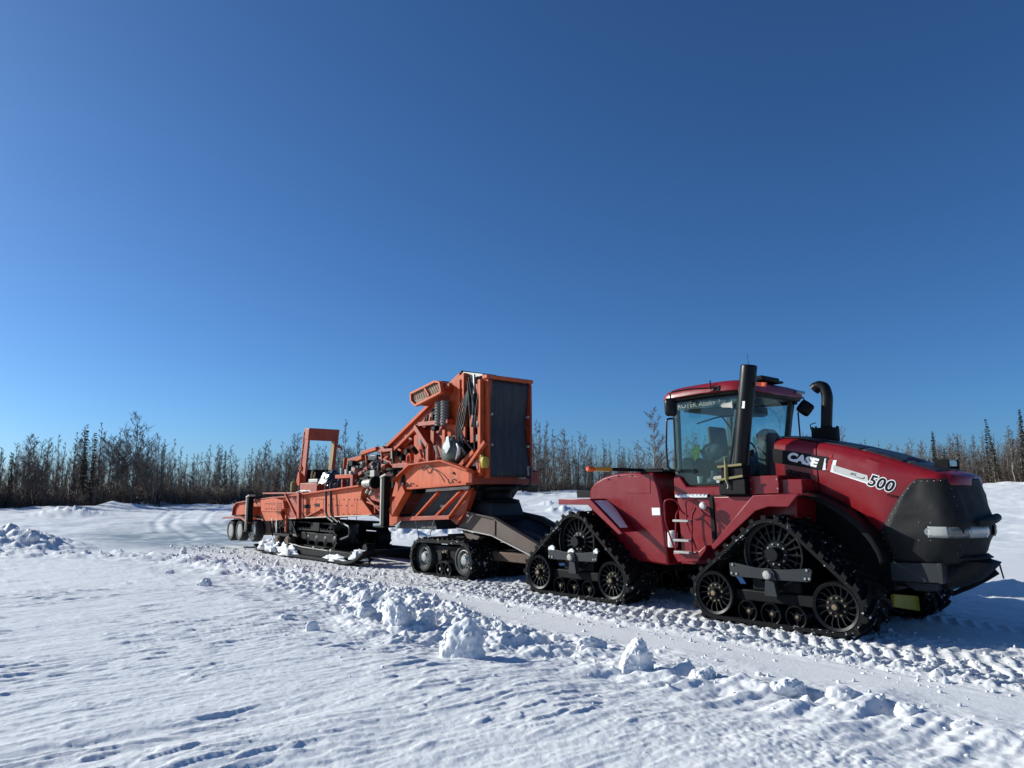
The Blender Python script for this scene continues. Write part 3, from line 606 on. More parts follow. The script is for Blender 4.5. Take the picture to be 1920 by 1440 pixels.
b = MB().grid([section(x) for x in xs]); n = 37; o = len(b.v)-len(section(1.0)); b.f.append(tuple(range(o, len(b.v)))); b.build('hood', 'red_paint', tractor, angle=50)
xs = list(np.linspace(-0.30, 0.375, 8)); b = MB().grid([section(x, 0.012) for x in xs]); o = len(section(0)); b.f.append(tuple(range(o))); b.build('hood_rear_panel', 'red_paint', tractor, angle=50)
b = MB().grid([section(x, 0.03) for x in (0.3, 0.5)]); b.build('hood_seam', 'black_steel', tractor)
def strip(x0, x1, y0, y1, off, name, mat):
    rows = []
    for x in np.linspace(x0, x1, 10):
        w = hw(x); r = 0.11; row = []
        for y in np.linspace(y0, y1, 9):
            yy = y*(w-0.06); u = 1-min(1, abs(yy)/(w-r)); zt = interp(x, TOPZ)+0.03*(1-(1-u)**2)*min(1, w*2)
            if abs(yy) > w-r: zt -= r-math.sqrt(r*r-(abs(yy)-w+r)**2)
            row.append((x, yy, zt+off))
        rows.append(row)
    return MB().grid(rows).build(name, mat, tractor, solid=0.008)
strip(-0.28, 0.37, -0.97, 0.97, 0.006, 'hood_top_panel', 'hood_black')
strip(0.42, 1.02, -0.97, 0.97, 0.006, 'hood_top_panel', 'hood_black')
strip(1.03, 1.60, -0.97, 0.97, 0.006, 'hood_top_panel', 'hood_black')
strip(1.61, 1.98, -0.90, 0.90, 0.006, 'hood_top_panel', 'hood_black')
strip(1.50, 1.66, -0.50, 0.05, 0.012, 'hood_latch_recess', 'decal_black')
# small work lamp on the hood
b = MB().box(1.80, 1.96, -0.02, 0.30, 2.245, 2.34); b.build('hood_lamp', 'lamp_lens', tractor, bevel=0.012)
b = MB().box(1.79, 1.97, -0.08, -0.02, 2.21, 2.345); b.box(1.79, 1.97, 0.30, 0.34, 2.21, 2.345); b.box(1.80, 1.96, -.06, .32, 2.20, 2.225); b.build('hood_lamp_bracket', 'black_steel', tractor, bevel=0.006)
# decals along the near side
def hood_y(x, z):
    w = hw(x); zt = interp(x, TOPZ); zb = interp(x, ZB); u = (z-zb)/(zt-0.11-zb); return -w-0.035*math.sin(math.pi*min(1, max(0, u))*6/9)*(zt-zb)
def wrap(o, off):
    for v in o.data.vertices:
        x, z = v.co.x+ORG[o.name][0], v.co.z; lift = v.co.y; v.co.y = hood_y(x, z)+(lift)-off
def flat_strip(p, q, h, name, mat, off, nx=14):
    """parallelogram decal draped on the hood side from p to q (x,z), height h"""
    rows = []
    for i in range(nx+1):
        t = i/nx; x, z = p[0]+(q[0]-p[0])*t, p[1]+(q[1]-p[1])*t; rows.append([(x, hood_y(x, z+h*v)-off, z+h*v) for v in (0, .33, .66, 1)])
    return MB().grid(rows).build(name, mat, tractor)
def wrapped_text(name, body, mat, p, q, size, off, **kw):
    o = text(name, body, mat, tractor, side_frame(p, q, 0), size, **kw); wrap(o, off); return o
P0, P1 = (-0.098,2.354), (0.583,2.198)
flat_strip((P0[0]-.22, P0[1]+.02), (P1[0], P1[1]-.0), 0.215, 'brand_band', 'decal_black', 0.004)
flat_strip((0.593,2.205), (1.127,2.027), 0.108, 'silver_band', 'decal_silver', 0.0045)
flat_strip((0.585,2.201), (1.119,2.016), 0.018, 'band_pinstripe', 'decal_white', 0.0055)
wrapped_text('brand_lettering', 'CASE', 'decal_white', (P0[0]+.01, P0[1]+.055), (P1[0], P1[1]+.025), 0.168, 0.0065, shear=0.18, bold=0.010, depth=0.0006, scale_x=1.22)
LX, LZ = (0.468,2.240)
for k, (dx, mat, w, nm) in enumerate(((0.0, 'decal_white', 0.056, 'logo_bar'), (0.062, 'decal_red', 0.056, 'logo_bar'), (0.124, 'decal_white', 0.056, 'logo_bar'))):
    z0 = LZ-0.012-dx*0.24; b = MB(); rows = []
    for t in (0, .5, 1): rows.append([(LX+dx+w*v+0.05*t, hood_y(LX+dx, z0+.17*t)-0.007-(.004 if k == 1 else 0), z0+0.17*t) for v in (0, 1)])
    b.grid(rows).build(nm, mat, tractor)
b = MB(); z0 = LZ+0.165; b.grid([[(LX+.112+v+.01*t, hood_y(LX+.1, z0)-0.008, z0+.045*t) for v in (0, .045)] for t in (0, 1)]); b.build('logo_dot', 'decal_red', tractor)
wrapped_text('model_lettering', 'QUADTRAC', 'decal_black', (-0.124,2.191), (0.303,2.094), 0.10, 0.0065, shear=0.15, bold=0.004, depth=0.0006, scale_x=0.92)
wrapped_text('system_lettering', 'AFS', 'decal_black', (0.876,2.156), (0.965,2.127), 0.052, 0.0065, shear=0.25, depth=0.0006)
MB().tube([(x, hood_y(x, z)-.007, z) for x, z in ((0.964,2.123), (1.008,2.104), (1.051,2.092), (1.082,2.102), (1.076,2.117))], [.002, .004, .005, .005, .004], 5).build('band_swoosh', 'decal_black', tractor)
wrapped_text('number_outline', '500', 'decal_white', (1.108,2.012), (1.495,1.881), 0.218, 0.0065, shear=0.22, bold=0.018, depth=0.0004, spacing=1.06)
wrapped_text('number_lettering', '500', 'decal_black', (1.108,2.012), (1.495,1.881), 0.218, 0.009, shear=0.22, bold=0.005, depth=0.0004, spacing=1.06)
wrapped_text('series_lettering', 'STEIGER', 'decal_black', (1.367,1.849), (1.490,1.820), 0.045, 0.0065, bold=0.001, depth=0.0004)

# ---- canvas winter front over the nose
def contour(z, xb, off=0.0, n=40, lo=None, hi=None):
    W = interp(z, [(0.95, 0.63), (1.35, 0.70), (1.6, 0.70), (2.08, 0.655)])+off
    xf = interp(z, [(0.95, 2.18), (1.15, 2.28), (1.35, 2.36), (1.5, 2.36), (2.08, 2.25)])+off
    P = [(xb, -W)]; xc = xf-0.42
    for k in range(1, 6): P.append((xb+(xc-xb)*k/6, -W))
    for k in range(9): a = rad(90*k/8); P.append((xc+0.32*math.sin(a), -W+0.26-0.26*math.cos(a)))
    wf = W-0.26
    for k in range(1, 9): y = -wf+wf*k/8; P.append((xc+0.32+0.10*(1-(y/wf)**2), y))
    return P+[(x, -y) for x, y in P[-2::-1]]
XB = [(0.95, 1.37), (1.03, 1.345), (1.2, 1.27), (1.32, 1.235), (1.59, 1.385), (1.85, 1.54), (2.0, 1.665), (2.075, 1.76)]
rows = []
for z in np.linspace(0.97, 2.075, 34):
    c = contour(z, interp(z, XB), 0.012); row = []
    for k, (x, y) in enumerate(c):
        w = mnoise.noise((x*2.3, y*2.3, z*3.0))*0.030+mnoise.noise((x*6, y*6, z*4.0+5))*0.014+.008*mnoise.noise((x*14+z*9, y*14, z*5))
        e = min(1, k/3, (len(c)-1-k)/3, (z-.97)/.1+.3, (2.075-z)/.08+.1); nx, ny = (0.3, math.copysign(1, y) if abs(y) > .4 else 0)
        row.append((x+(w if abs(y) < .6 else 0)*e, y+ny*w*e, z))
    rows.append(row)
MB().grid(rows).build('canvas_nose_cover', 'canvas', tractor, solid=0.006, angle=60)
b = MB()
def dot(x, y, z, r=0.0055): b.lathe([(0, -r*.7), (r*.8, -r*.3), (r, r*.4)], (x, y, z), n=8, closed=False)
for z in np.linspace(1.02, 2.03, 13):
    x = interp(z, XB)+0.035; W = -contour(z, 1.5, .012)[0][1]; dot(x, -W-.012, z)
for x in np.linspace(1.82, 2.05, 4): dot(x, -0.672, 2.045)
for x in (1.74, 1.88): dot(x, -0.72, 1.275); dot(x+.02, -0.722, 1.505)
for z in (1.95, 1.84, 1.72, 1.62, 1.22, 1.12): q = contour(z, 1.5, .020)[11]; dot(q[0], q[1], z)
b.build('snap_studs', 'silver', tractor, kind='stuff')
# grille panel seam and centre flap
MB().tube([(*contour(z, 1.5, .014)[12], z) for z in (2.04, 1.9, 1.75, 1.6, 1.48)], 0.009, 6).build('canvas_seam', 'canvas', tractor)
b = MB(); path = []
for y in np.linspace(-0.40, 0.70, 14):
    c = contour(1.5, 1.5, 0.05); xx = np.interp(y, [p[1] for p in c[5:-5]], [p[0] for p in c[5:-5]]); path.append((xx, y, 1.535+0.02*math.sin(y*5)))
path.append((path[-1][0]+.03, 0.92, 1.55)); b.tube(path, [.035]+[.055]*13+[.03], 10); b.build('rolled_canvas_flap', 'canvas', tractor)
def lens(i0, i1, off, name, mat, mirror_y=False):
    rows = []
    for z in (1.315, 1.36, 1.41, 1.455):
        c = contour(z, 1.2, off+(.006 if 1.33 < z < 1.44 else 0)); L = [0.0]
        for p, q in zip(c, c[1:]): L.append(L[-1]+math.hypot(q[0]-p[0], q[1]-p[1]))
        s = np.linspace(i0*L[-1], i1*L[-1], 12); row = [(float(np.interp(t, L, [p[0] for p in c])), float(np.interp(t, L, [p[1] for p in c])), z) for t in s]
        if mirror_y: row = [(x, -y, zz) for x, y, zz in row]
        rows.append(row)
    return MB().grid(rows).build(name, mat, tractor, solid=0.02)
for my in (False, True):
    lens(0.195, 0.262, 0.024, 'headlight', 'lamp_lens', my)
    lens(0.263, 0.345, 0.022, 'indicator_lens', 'lamp_grey', my)
    lens(0.350, 0.455, 0.025, 'headlight', 'lamp_lens', my)
for c, ax in (((1.87, -0.736, 1.385), 'y'), ((2.345, -0.30, 1.385), 'x'), ((2.382, -0.14, 1.385), 'x'), ((2.345, 0.30, 1.385), 'x')):
    sg = -1 if ax == 'y' else 1; MB().lathe([(0.0, -sg*.004), (.022, sg*.001), (.046, sg*.004), (.05, 0)], c, axis=ax, n=16, closed=False).build('lamp_reflector', 'silver', tractor)
# front weight box, belly canvas, tow bar, yellow guard
b = MB().prism([(1.34, 0.965), (1.97, 0.985), (1.97, 0.735), (1.34, 0.715)], -0.70, 0.66); b.build('front_weight_box', 'dark_grey_paint', tractor, bevel=0.01)
MB().prism([(1.93, 0.99), (1.985, 0.99), (1.985, 0.73), (1.93, 0.73)], -0.715, -0.64).build('weight_box_lip', 'dark_grey_paint', tractor, bevel=0.006)
b = MB().prism([(1.45, 0.71), (1.88, 0.72), (1.86, 0.62), (1.60, 0.60)], -0.62, 0.6); b.build('tow_bracket', 'dark_grey_paint', tractor, bevel=0.01)
rows = []
for i in range(13):
    t = i/12; x = 1.95+0.46*t; row = []
    for j in range(15):
        a = math.pi*j/14; w = (0.56-.12*t**3)*(0.9+.1*math.sin(a)); yy = -w*math.cos(a)+0.05*t
        zz = interp(t, [(0, 0.80), (.5, .88), (1, 1.02)])-(0.17-0.12*t**2)*math.sin(a)**.6
        row.append((x-0.25*(abs(math.cos(a))**3)*t, yy, zz+0.02*mnoise.noise((x*5, yy*5, 1))))
    row = [(row[0][0], row[0][1]*.9, row[0][2]+.14*(1-t))]+row+[(row[-1][0], row[-1][1]*.9, row[-1][2]+.14*(1-t))]
    rows.append(row)
b = MB().grid(rows); o = len(rows[0]); b.f.append(tuple(range(len(b.v)-o, len(b.v)))); b.build('canvas_belly_flap', 'canvas', tractor, angle=60)
rows = [[(1.95+.42*math.sin(a)*.95, -.52*math.cos(a), 0.99+.05*math.sin(a)) for a in np.linspace(0, math.pi, 15)], [(2.15+.1*math.sin(a), -.45*math.cos(a), 1.06+.02*math.sin(a)) for a in np.linspace(0, math.pi, 15)]]
MB().grid(rows).build('canvas_belly_top', 'canvas', tractor, solid=.006)
TB = [(1.770,0.200,0.502), (1.948,0.420,0.613), (2.085,0.600,0.711), (2.199,0.660,0.809)]
b = MB().tube([(1.80, 0.0, 0.58)]+TB, [.03, .03, .04, .04, .05], 8); b.build('tow_bar', 'black_steel', tractor)
TE = Vector(TB[-1]); MB().tube([TE+Vector((-.05, 0, .02)), TE+Vector((0, .02, .14)), TE+Vector((.03, .03, .11)), TE+Vector((.06, .05, -.10))], [.03, .025, .012, .010], 6).build('tow_pin', 'black_steel', tractor)
YA, YB, YD_, YE = (-0.150,0.475), (0.927,0.335), (0.756,0.135), (-0.170,0.294)
b = MB().prismx([YA, YB, YD_, YE], 1.08, 1.14); b.build('belly_guard', 'yellow_paint', tractor, bevel=0.015)
b = MB().prismx([(YB[0]-.22, YB[1]+.03), (YB[0]-.15, YB[1]+.03), (YB[0]-.15, YD_[1]-.06), (YB[0]-.20, YD_[1]-.10)], 1.142, 1.16); b.build('guard_strap', 'black_steel', tractor)

# ---- air intake elbow on the hood
c0 = Vector((0.27, 0.0, 0))
b = MB().lathe([(0.19, 0.0), (0.205, 0.01), (0.205, 0.19), (0.195, 0.20), (0.12, 0.205)], (0.24, 0.02, 2.70), axis='z', n=28, closed=False)
b.build('intake_canister', 'black_steel', tractor)
b = MB()
for k in range(10): a = 2*math.pi*k/10; b.box(.24+.19*math.cos(a)-.012, .24+.19*math.cos(a)+.012, .02+.19*math.sin(a)-.012, .02+.19*math.sin(a)+.012, 2.9, 2.925)
b.tube(arc_path([(.06, -.08, 2.88), (.05, -.08, 2.97), (.14, -.06, 2.99)], r=.03), .008, 6); b.build('canister_clips', 'black_steel', tractor, kind='stuff')
path = arc_path([(0.26, 0.02, 2.88), (0.29, 0.02, 3.20), (0.315, 0.02, 3.40), (0.28, 0.02, 3.55), (0.19, 0.02, 3.585), (0.12, 0.02, 3.555)], r=.10, seg=6)
b = MB().tube(path, 0.085, 20); b.tube([path[-2], path[-1]+Vector((-.012, 0, -.02))], 0.094, 20); b.build('air_intake_pipe', 'black_gloss', tractor)

# ---- loose things in the cab
b = MB(); rng = random.Random(3); rows = []
for i in range(14):
    t = i/13; row = []
    for j in range(17):
        a = 2*math.pi*j/16; r = (0.20*math.sin(math.pi*(t*.9+.05))**.6)*(1+.25*mnoise.noise((math.cos(a)*2, math.sin(a)*2, t*4)))
        row.append((-1.50+r*1.15*math.cos(a)+.05*t, -0.52+r*.6*math.sin(a), 2.44+t*.30+.03*mnoise.noise((math.cos(a)*3, t*3, 7))))
    rows.append(row)
lone(b.grid(rows), 'work_jacket', 'seat_fabric', 'dark bundled work jacket heaped on the seat behind the tractor cab door', 'jacket', (-1.5, -0.52, 2.40), angle=80)
b = MB()
for k, (dx, dz, r) in enumerate(((0, 0, .05), (.06, .02, .045), (.03, -.06, .05), (-.02, -.11, .045), (.07, .07, .04))):
    rows = []
    for i in range(7):
        t = math.pi*i/6; rows.append([(-1.74+dx+r*math.sin(t)*math.cos(a), -.66+r*math.sin(t)*math.sin(a)*.7, 2.60+dz+r*math.cos(t)*1.2+.012*mnoise.noise((a, t*2, k))) for a in np.linspace(0, 2*math.pi, 11)])
    b.grid(rows)
lone(b, 'work_gloves', 'hi_vis', 'bright yellow-green work gloves piled against the tractor cab window', 'gloves', (-1.74, -.66, 2.5), angle=80)
b = MB().lathe([(0.0, 0), (.035, 0), (.038, .01), (.05, .11), (.052, .115), (.046, .115)], (-1.60, -0.74, 2.062), axis='z', n=16, closed=False)
lone(b, 'paper_cup', 'white_paint', 'small white cup standing on the tractor cab floor behind the door glass', 'cup', (-1.6, -.74, 2.062))
b = MB().lathe([(0.0, 0), (.11, 0), (.125, .02), (.12, .07), (.05, .12), (.045, .20), (.05, .205), (.0, .21)], (-1.34, -0.72, 2.062), axis='z', n=20, closed=False)
lone(b, 'plastic_jug', 'lamp_grey', 'squat grey plastic jug on the tractor cab floor beside the cup', 'jug', (-1.34, -.72, 2.062))

# ------------------------------------------------------------------ tracked dolly between tractor and trailer
YD = -1.30; DC = -0.28
dolly = thing('tracked_dolly', 'brown steel dolly on low oval rubber tracks between tractor and orange machine', 'dolly', (-8.0, DC, -0.05))
def dolly_track(cy):
    circ = [(-7.66, 0.41, 0.45), (-9.27, 0.40, 0.44)]; W = 0.80
    path, length = hull_path(circ, 130)
    b = belt_mesh(path, W, 0.085); b.v = [(x, y+cy, z) for x, y, z in b.v]; belt = b.build('track_belt', 'track_rubber', dolly)
    b = lug_mesh(path, length, W-.03, 30, 0.035, 0.30, 0.085); b.v = [(x, y+cy, z) for x, y, z in b.v]; b.build('tread_lugs', 'track_rubber', belt, kind='stuff')
    s = -1 if cy < DC else 1; yo = cy+s*0.27
    for cx, cz in ((-7.66, 0.42), (-9.27, 0.40)):
        c = (cx, yo, cz)
        t = MB().lathe([(0.24, s*0.00), (0.28, s*0.03), (0.33, s*0.02), (0.355, -s*0.03), (0.355, -s*0.30), (0.30, -s*0.33)], c, n=36, closed=False).build('tyre', 'tyre_rubber', belt)
        r = MB().lathe([(0.232, s*0.01), (0.222, s*0.012), (0.215, -s*0.03), (0.19, -s*0.06), (0.13, -s*0.02), (0.10, s*0.02), (0.05, s*0.03), (0.0, s*0.03)], c, n=36, closed=False)
        r.build('wheel_rim', 'silver', belt)
        b = MB()
        for k in range(10):
            a = 2*math.pi*k/10; b.cyl((cx+.158*math.cos(a), yo-s*.07, cz+.158*math.sin(a)), (cx+.158*math.cos(a), yo-s*.027, cz+.158*math.sin(a)), 0.030, 10)
        b.build('rim_hole_shade', 'black_steel', belt, kind='stuff')  # raised black discs paint the dark inside of the rim openings
        bolt_ring(MB(), c, 0.085, 8, 0.012, yo+s*.02-.012, yo+s*.02+.012).build('wheel_nuts', 'silver', belt, kind='stuff')
    for cx in (-8.62, -8.30):
        c = (cx, yo, 0.165)
        MB().lathe([(0.0, -s*.02), (0.05, -s*.02), (0.06, -s*.06), (0.115, -s*.05), (0.12, s*0.0), (0.14, s*0.005), (0.15, -s*.01), (0.15, -s*.2)], c, n=24, closed=False).build('roller', 'black_gloss', belt)
        MB().lathe([(0.0, s*.0), (.028, -s*.005), (.03, -s*.02)], c, n=10, closed=False).build('roller_cap', 'pale_metal', belt)
    b = MB().prism([(-9.25, .20), (-9.3, .70), (-7.62, .71), (-7.62, .20), (-8.2, .16), (-8.7, .16)], min(yo-s*.30, yo-s*.08), max(yo-s*.30, yo-s*.08)); b.build('track_frame', 'black_steel', belt, bevel=.02)
    MB().prism([(-8.56, .42), (-8.36, .42), (-8.36, .62), (-8.56, .62)], min(yo-s*.07, yo-s*.05), max(yo-s*.07, yo-s*.05)).build('frame_plate', 'dark_grey_paint', belt, bevel=.008)
    b = MB()
    for x, z in ((-8.52, .56), (-8.42, .57), (-8.47, .49), (-8.38, .46)): b.cyl((x, yo-s*.06, z), (x, yo-s*.02, z), .03, 8)
    b.build('frame_bolts', 'brass', belt, kind='stuff')
    return belt
dolly_track(-1.30+0.40)
dolly_track(2*DC+1.30-0.40)
b = MB().cyl((-8.46, DC-1.0, .45), (-8.46, DC+1.0, .45), .09, 14); b.box(-8.8, -8.1, DC-.55, DC+.55, .45, .95); b.build('dolly_axle', 'black_steel', dolly, bevel=.02)
# cranked side plates with flanges
SP = [(-8.054,1.524), (-6.793,1.357), (-5.384,0.865), (-5.533,0.654), (-6.832,1.010), (-8.135,1.129)]
for y in (-0.95, 2*DC+0.95):
    MB().prism(SP, y-.02, y+.02).build('side_plate', 'brown_steel', dolly, bevel=.004)
    s = -1 if y < DC else 1; fl = MB()
    for a, c in ((SP[0], SP[1]), (SP[1], SP[2])): fl.bar((a[0], y+s*.03, a[1]+.012), (c[0], y+s*.03, c[1]+.012), .12, .02, up=(0, 0, 1))
    fl.build('top_flange', 'brown_steel', dolly)
    fl = MB()
    for a, c in ((SP[5], SP[4]), (SP[4], SP[3])): fl.bar((a[0], y+s*.04, a[1]-.01), (c[0], y+s*.04, c[1]-.01), .12, .02, up=(0, 0, 1))
    fl.build('bottom_flange', 'pale_metal', dolly)
b = MB(); top = [(x, z-.02) for x, z in SP[:3]]; bot = [(x, z+.02) for x, z in SP[3:]]
b.prism([(x-.01, z-.07) for x, z in top]+bot, -0.93, 2*DC+0.93); b.build('dolly_deck', 'black_steel', dolly)  # deck coloured black to paint the shade of the recess
MB().bar((SP[1][0], -.985, SP[1][1]), (SP[4][0]+.03, -.985, SP[4][1]), .03, .012, up=(0, 1, 0)).build('plate_weld', 'rust_gear', dolly)
# drawbar tapering to the tractor hitch, and lower members
b = MB().prismz([(SP[2][0]-.15, -.80), (-5.30, DC*0-.10), (-5.30, .10), (SP[2][0]-.15, 2*DC+.80)], .56, .72); b.build('dolly_drawbar', 'brown_steel', dolly, bevel=.01)
MB().box(-7.6, -5.7, -.70, .15, .42, .62).build('under_beam', 'rust_gear', dolly, bevel=.02)
b = MB().prism([(-8.118,1.079), (-7.429,0.972), (-7.828,0.848)], -.92, -.86); b.prism([(-7.829,1.004), (-7.390,0.950), (-7.468,0.876), (-7.869,0.858)], -.94, -.80); b.build('axle_gusset', 'brown_steel', dolly, bevel=.006)
# turntable pedestal
ped0 = [(-8.193,1.593), (-7.147,1.451)]; px0, px1 = ped0[0][0], ped0[1][0]; zb0 = 1.45
lo = [(px0, -.80, zb0+.04), (px1, -.80, zb0-.14), (px1, 2*DC+.80, zb0-.14), (px0, 2*DC+.80, zb0+.04)]
hi = [(px0+.06, -.70, 1.74), (px1-.08, -.70, 1.70), (px1-.08, 2*DC+.70, 1.70), (px0+.06, 2*DC+.70, 1.74)]
b = MB(); b._pr([Vector(p) for p in lo], [Vector(p) for p in hi]); b.build('turntable_pedestal', 'dark_grey_paint', dolly, bevel=.01)
b = MB().prism([(px1-.05, 1.32), (px1+.55, 1.05), (px1+.9, .82), (px1+.1, .85)], 2*DC+.1, 2*DC+.80); b.build('far_wheel_guard', 'brown_steel', dolly, bevel=.01)
MB().prismx([(-.78, 1.02), (2*DC+.78, 1.02), (2*DC+.70, 1.42), (-.70, 1.42)], px1+.02, px1+.05).build('front_shield', 'black_steel', dolly)
KX = (px0+px1)/2+.1
b = MB().lathe([(.52, 0), (.54, .02), (.52, .06), (.34, .10), (.33, .22), (.40, .27), (.50, .30), (.50, .36)], (KX, DC, 1.70), axis='z', n=32); b.build('fifth_wheel', 'black_steel', dolly)
b = MB()
for k, (mx, w, mt) in enumerate(((SP[0][0]+.10, .10, 'decal_red'), (SP[0][0]+.21, .09, 'decal_white'))):
    MB().prism([(mx, SP[0][1]-.125), (mx+w, SP[0][1]-.15), (mx+w, SP[0][1]-.10), (mx, SP[0][1]-.075)], -.9745, -.965).build('maker_plate', mt, dolly)
b = MB(); rows = []
for i in range(12):
    t = i/11; rows.append([(px0+.12+t*.42, -.66+v*.25, 1.735+.09*math.sin(math.pi*min(1, t+.05))**.5*math.sin(math.pi*(v*.9+.05))**.6*(.8+.5*mnoise.noise((t*5, v*4, 2)))) for v in np.linspace(0, 1, 7)])
b.grid(rows).build('snow_patch', 'snow_clod', dolly)

# ------------------------------------------------------------------ orange recycling machine
YN, YF, YC = -1.25, 0.75, -0.25
mach = thing('orange_shredder', 'long faded-orange waste processing machine with a tall conveyor head, front resting on the brown dolly', 'machine', (-14.0, YC, 0.6))
def mp(mb, name, mat='orange_paint', bevel=.008, **kw): return mb.build(name, mat, mach, bevel=bevel, **kw)
def edge_flange(pts, y, out, th, name, mat='orange_paint', closed=False):
    b = MB()
    for a, c in zip(pts, pts[1:]+(pts[:1] if closed else [])): b.bar((a[0], y, a[1]), (c[0], y, c[1]), out, th, up=(0, 0, 1) if abs(a[0]-c[0]) > abs(a[1]-c[1])*.3 else (1, 0, 0))
    return mp(b, name, mat, .004)
# main hull
HULL = [(-16.874,1.147), (-11.662,1.350), (-12.360,1.803), (-12.257,2.138), (-16.096,1.913), (-16.943,1.863)]
mp(MB().prism(HULL, YN, YF), 'main_hull', 'orange_faded', .015)
mp(MB().bar((HULL[5][0], YN-.05, HULL[5][1]), (HULL[3][0], YN-.05, HULL[3][1]), .16, .05), 'hull_top_flange')
mp(MB().bar((HULL[0][0], YN-.04, HULL[0][1]), (HULL[1][0], YN-.04, HULL[1][1]), .12, .03), 'hull_bottom_flange', 'pale_metal')
for a, c in (((-16.068,1.596), (-15.518,1.487)), ((-15.193,1.636), (-14.893,1.542))):
    mp(MB().box(a[0], c[0], YN-.012, YN+.02, c[1], a[1]), 'hull_slot_shade', 'decal_black', 0)  # raised dark box paints the shade inside the slot
mp(MB().bar((HULL[0][0]+1.1, YN-.03, HULL[0][1]+.05), (HULL[0][0]+2.2, YN-.03, HULL[0][1]+.32), .04, .10, up=(0, 1, 0)), 'hull_brace')
for px in (600, 640, 655):
    pass
for x in np.linspace(HULL[0][0]+1.2, HULL[1][0]-.9, 7): mp(MB().box(x-.006, x+.006, YN-.006, YN+.01, HULL[0][1]+.04, HULL[0][1]+.62), 'panel_weld', 'orange_shaded', 0)
b = MB()
for x in np.linspace(HULL[0][0]+.5, HULL[1][0]-.7, 26):
    for dz in ((.62, .2) if R.random() < .5 else (.45,)): b.cyl((x, YN-.018, HULL[0][1]+dz), (x, YN, HULL[0][1]+dz), .016, 6)
b.build('hull_bolts', 'rust_gear', mach, kind='stuff')
# rear body with rounded tail
REAR = [(-16.983,1.846), (-18.469,1.810), (-20.922,1.672), (-21.785,1.608), (-22.099,1.446), (-22.168,1.146), (-19.687,1.231), (-19.323,1.055), (-16.829,1.114)]
mp(MB().prism(REAR, YN+.02, YF-.02), 'rear_body', 'orange_faded', .02)
edge_flange([REAR[0], REAR[1], REAR[2], REAR[3], REAR[4], REAR[5]], YN-.02, .10, .04, 'rear_body_rim', 'orange_shaded')
mp(MB().prism([(-19.165,1.719), (-18.099,1.794), (-17.254,1.709), (-17.144,1.470), (-17.517,1.344), (-19.070,1.337)], YN-.16, YN+.05), 'vent_housing', 'orange_faded')
for k in range(4):
    for zz in range(2):
        a = (-18.720,1.613); mp(MB().box(a[0]+.22*k, a[0]+.22*k+.14, YN-.175, YN-.155, a[1]-.02-.17*zz, a[1]+.02-.17*zz), 'vent_louvre', 'orange_shaded', .003)
for k in range(6):
    a = (-17.764,1.637); mp(MB().bar((a[0]+.02, YN-.17, a[1]-.065*k), (a[0]+.50-.03*abs(k-2.5), YN-.17, a[1]-.065*k), .02, .02), 'vent_louvre', 'orange_shaded', 0)
mp(MB().prism([(-19.068,1.319), (-17.516,1.327), (-17.232,1.092), (-18.700,1.020)], YN-.14, YN+.02), 'lower_chute', 'orange_faded')
mp(MB().prism([(-18.993,1.354), (-17.073,1.383), (-17.187,0.834), (-18.552,0.789)], YN+.15, YF-.15), 'rear_underbody', 'rust_gear')
mp(MB().prism([(-17.431,1.969), (-16.072,1.997), (-15.998,1.168), (-16.919,1.097)], YN-.02, YN+.12), 'side_bulkhead', 'orange_shaded')
mp(MB().bar((-16.988,-1.450,1.933), (-15.976,-1.450,1.173), .05, .08, up=(0, 1, 0)), 'diagonal_strut')
mp(MB().bar((-15.997,-1.420,1.947), (-15.926,-1.420,1.173), .16, .10, up=(0, 1, 0)), 'hull_post', 'orange_shaded')
mp(MB().box((-19.160,1.957)[0], (-16.306,1.947)[0], YN-.1, YF+.1, 1.93, 1.98), 'rear_deck', 'orange_shaded')
# mudguard, axles and wheels
a, c = (-22.456,1.143), (-20.480,1.181)
mp(MB().prism([(a[0], 1.02), (a[0]+.25, 1.10), (c[0], 1.13), (c[0]+.8, .95), (c[0]+.7, .90), (c[0], 1.07), (a[0]+.2, 1.05)], YN-.35, YF+.3), 'mudguard', 'orange_shaded')
def road_wheel(cx, cy, cz):
    s = -1 if cy < YC else 1
    t = MB().lathe([(.22, 0), (.25, s*.02), (.34, s*.025), (.385, -s*.03), (.385, -s*.24), (.34, -s*.28), (.2, -s*.28)], (cx, cy, cz), n=32, closed=False).build('road_wheel', 'tyre_rubber', mach)
    MB().lathe([(0.0, s*.015), (.10, s*.02), (.20, s*.012), (.235, s*.004)], (cx, cy, cz), n=28, closed=False).build('wheel_cover', 'dusty_hub', t)
for px in (0, 1, 2):
    cx, cz = ((-21.799,0.610), (-20.897,0.642), (-19.637,0.668))[px]
    for cy in (-1.45, 0.95): road_wheel(cx, cy, cz)
    mp(MB().cyl((cx, -1.3, cz), (cx, .8, cz), .07, 12), 'wheel_axle', 'black_steel', 0)
a = (-21.659,0.919); mp(MB().box(a[0]-1.2, a[0]+1.6, YN+.25, YF-.25, cz+.1, 1.2), 'axle_subframe', 'black_steel')
mp(MB().prism([(-20.147,1.071), (-18.972,1.043), (-18.873,0.595), (-19.578,0.495), (-20.287,0.578)], YN+.1, YN+.9), 'gear_case', 'rust_gear', .04)
b = MB().lathe([(.0, -.12), (.12, -.12), (.16, -.05), (.22, 0), (.22, .1), (.1, .2)], (*(-19.909,-1.200,0.778)[:1], YN+.1, (-19.909,0.778)[1]), n=20, closed=False); mp(b, 'gear_hub', 'rust_gear', 0)
